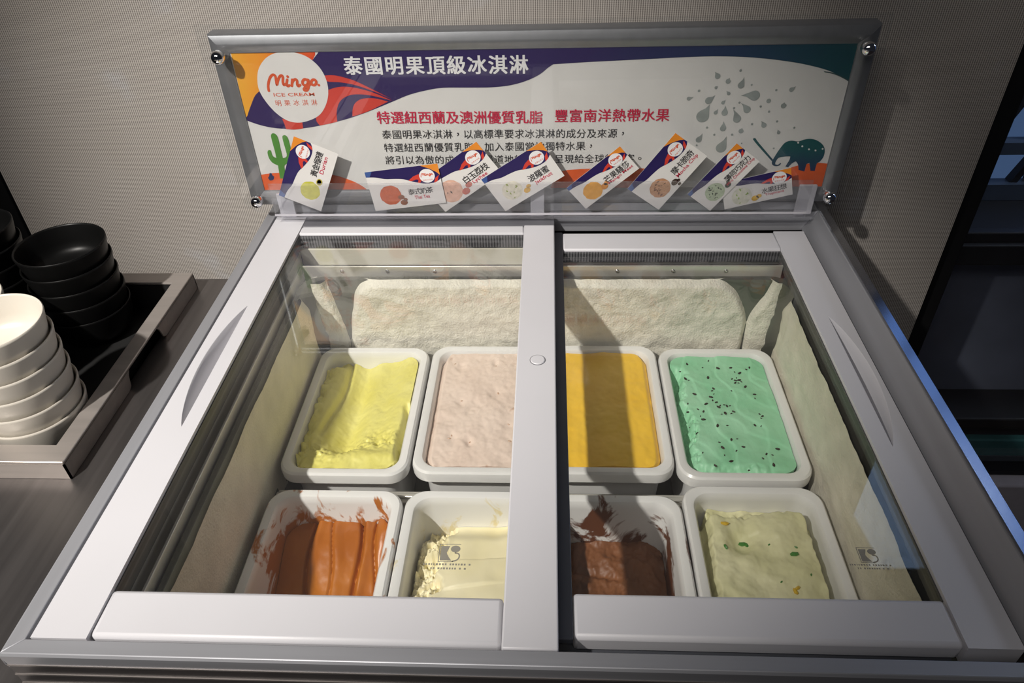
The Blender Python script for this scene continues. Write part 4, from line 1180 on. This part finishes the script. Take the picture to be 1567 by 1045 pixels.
def card(cx, cz, w_, h_, ang, y, han_s, eng, scoop, side, label, hx=(0.52, 0.92), ex=(0.60, 0.88), specks=None, big=1.0):
    b = MB()
    mats = [INK['white'], INK['navy_c'], INK['orange_c'], INK['red'], INK['titlewhite'], INK['logo'], INK['ink'], INK['crimson'], INK['blue'], None, None, None]
    mats[9] = mat('printed_' + scoop[0], scoop[1], 0.35, var=0.15, vscale=150)
    mats[10] = mat('printed_' + side[0], side[1], 0.35, var=0.2, vscale=150)
    mats[11] = mat('printed_flecks', specks[0] if specks else (0.5, 0.5, 0.5), 0.35)
    b.box(-w_ / 2, w_ / 2, 0, 0.0005, -h_ / 2, h_ / 2, 0)

    def P(q, layer): return [((u - .5) * w_, -0.00012 * layer, (v - .5) * h_) for u, v in q]

    def poly(q, m, layer): b.poly(P(q, layer), m)
    asp = w_ / h_
    poly([(0, 1), (1, 1)] + [tuple(p) for p in catmull(CU[::-1], 4, False)], 1, 1)
    poly([(0, 1), (0.10, 1), (0.05, .86), (0, .87)], 8, 2)
    poly([(.76, 1), (1, 1), (1, .72), (.96, .80), (.88, .90)], 2, 2)
    poly([(.56, .67), (.64, .76), (.72, .80), (.74, .64), (.71, .575), (.66, .605)], 3, 2)
    poly([(.60, .645), (.67, .68), (.70, .66), (.68, .595)], 1, 3)
    poly([(.90, .545), (.95, .575), (.985, .72), (.93, .66)], 3, 2)
    R = 0.105
    cu, cv = .825, .735
    poly([(cu + R * math.cos(a * math.pi / 14), cv + R * asp * 0.95 * math.sin(a * math.pi / 14)) for a in range(28)], 4, 4)
    xs = [p[0] for s in MINGO for p in s]; zs = [p[1] for s in MINGO for p in s]
    sc = 0.165 * w_ / (max(xs) - min(xs))
    for st in MINGO:
        q2 = [((p[0] - (max(xs) + min(xs)) / 2) * sc + (cu - .5) * w_, (p[1] - (max(zs) + min(zs)) / 2) * sc + (cv + .03 - .5) * h_) for p in st]
        for j, q in enumerate(ribbon(q2, 0.0010, 2)): b.poly([(p[0], -0.0006 - 0.000004 * j, p[1]) for p in q], 5)
    for k in range(5):
        vs, fs = han('明果冰淇淋'[k], ((cu - .055 + .0275 * k - .5) * w_, (cv - .10 - .5) * h_), 0.0023)
        b.add([(x, -0.0006, z) for x, z in vs], fs, 5)
    # scoop picture with its fruit
    rnd = random.Random(len(eng))
    r = 0.150 * big
    sx_, sz_ = .27, .36
    poly([(sx_ + .03 + r * 1.12 * math.cos(a * math.pi / 12), sz_ - .12 + r * asp * .7 * math.sin(a * math.pi / 12)) for a in range(24)], 0, 1)
    poly([(sx_ + r * (1 + .04 * rnd.uniform(-1, 1)) * math.cos(a * math.pi / 14), sz_ + r * asp * (1 + .04 * rnd.uniform(-1, 1)) * .95 * math.sin(a * math.pi / 14)) for a in range(28)], 9, 2)
    if specks:
        for _ in range(specks[1]):
            a, q = rnd.uniform(0, 6.28), r * .85 * math.sqrt(rnd.random())
            u, v = sx_ + q * math.cos(a), sz_ + q * asp * math.sin(a) * .9
            e = rnd.uniform(.010, .020); t = rnd.uniform(0, 3)
            poly([(u + e * math.cos(t + k * 1.57) * (1.5 if k % 2 else .7), v + e * asp * math.sin(t + k * 1.57) * (1.5 if k % 2 else .7)) for k in range(4)], 11, 3)
    for du, dv, rr in side[2]:
        poly([(sx_ + r * 1.05 + du + rr * math.cos(a * math.pi / 8), sz_ - .20 + dv + rr * asp * .8 * math.sin(a * math.pi / 8)) for a in range(16)], 10, 4)
    n = len(han_s)
    sz = min(0.105 * w_ * 1.05, (hx[1] - hx[0]) / n * w_ * 1.06)
    for k, ch in enumerate(han_s):
        vs, fs = han(ch, ((hx[0] + (hx[1] - hx[0]) * (k + .5) / n - .5) * w_, (.38 - .5) * h_), sz)
        for q, dx in enumerate((0, -.0001, .0001)): b.add([(x + dx, -0.0006 - 0.00002 * q, z) for x, z in vs], fs, 6)
    vs, fs = latin(eng, (ex[0] - .5) * w_, (ex[1] - .5) * w_, (.19 - .5) * h_, 0.085 * h_, 0.006)
    b.add([(x, -0.0006, z) for x, z in vs], fs, 7)
    o = b.build('flavour_card', mats, normals=False, smooth=False, front=0.0003)
    o.location = (cx, y, cz)
    o.rotation_euler = (0, -math.radians(ang), 0)
    return tag(o, label, 'card', 'flavour cards in the sign slot')


INK['navy_c'] = mat('printed_card_navy', (0.016, 0.008, 0.085), 0.35, var=0.05)
INK['orange_c'] = mat('printed_card_orange', (0.72, 0.24, 0.02), 0.35, var=0.1)
card(-0.3518, 0.9755, .1013, .0649, 65.2, 0.9880, '黃金榴槤', 'Durian', ('lime_scoop', (0.52, 0.50, 0.05)), ('durian_half', (0.50, 0.42, 0.06), [(0.03, .06, .055), (0.03, .06, .04)]),
     'steeply tilted card with a lime yellow scoop, far left of the slot')
card(-0.2095, 0.9545, .1088, .0635, 6.9, 0.9870, '泰式奶茶', 'Thai Tea', ('tea_scoop', (0.52, 0.10, 0.03)), ('tea_glass', (0.22, 0.07, 0.03), [(-0.02, .12, .045), (0.0, -.02, .05), (.03, .05, .03)]),
     'nearly level card with an orange red tea scoop', (0.52, 0.86), (0.59, 0.80))
card(-0.1280, 0.9685, .1076, .0590, 35.8, 0.9893, '白玉荔枝', 'Lychee', ('lychee_scoop', (0.66, 0.40, 0.30)), ('lychee_fruit', (0.46, 0.12, 0.09), [(-.01, -.02, .06), (.08, .08, .05)]),
     'tilted card with a pink scoop behind the tea card', (0.50, 0.92), (0.60, 0.84), ((0.03, 0.02, 0.02), 3), 1.15)
card(-0.037, 0.9695, .1040, .0620, 33.2, 0.9868, '波羅蜜', 'Jackfruit', ('jackfruit_scoop', (0.66, 0.63, 0.52)), ('jackfruit_pod', (0.62, 0.36, 0.05), [(0.02, .02, .05), (.07, .09, .035)]),
     'tilted card with a white scoop and yellow fruit above the middle tab', (0.55, 0.88), (0.60, 0.88), ((0.25, 0.32, 0.06), 7))
card(0.0782, 0.9665, .0975, .0449, 41.0, 0.9885, '芒果騷莎', 'Mango Meat', ('mango_scoop', (0.70, 0.33, 0.03)), ('mango_slice', (0.66, 0.25, 0.02), [(0.02, .08, .06), (.07, .14, .04)]),
     'tilted narrow card with an orange mango scoop', (0.50, 0.94), (0.52, 0.96))
card(0.1695, 0.975, .1033, .0594, 54.5, 0.9880, '摩卡脆奇', 'Mocha Chip', ('mocha_scoop', (0.46, 0.24, 0.13)), ('coffee_beans', (0.05, 0.025, 0.015), [(0.03, .02, .055), (.05, -.10, .025), (.08, -.02, .028)]),
     'tallest steep card with a brown mocha scoop and coffee beans', (0.54, 0.94), (0.54, 0.94), ((0.16, 0.06, 0.03), 14))
card(0.2502, 0.9662, .0971, .0454, 53.0, 0.9874, '薄荷巧克力', 'Mint Chocolate Chip', ('mint_scoop', (0.42, 0.50, 0.35)), ('mint_leaves', (0.02, 0.03, 0.02), [(0.04, .05, .05), (.08, .14, .03)]),
     'steep narrow card with a pale green chip scoop', (0.50, 0.97), (0.46, 0.99), ((0.02, 0.04, 0.02), 16))
card(0.302, 0.948, .0970, .0431, 14.3, 0.9888, '水果狂想', 'Tropicana', ('tropical_scoop', (0.62, 0.62, 0.52)), ('yellow_fruit', (0.66, 0.40, 0.03), [(0.03, .02, .055), (.09, .07, .04)]),
     'low rightmost card with a pale scoop and yellow fruit', (0.56, 0.92), (0.60, 0.88), ((0.25, 0.4, 0.06), 6))
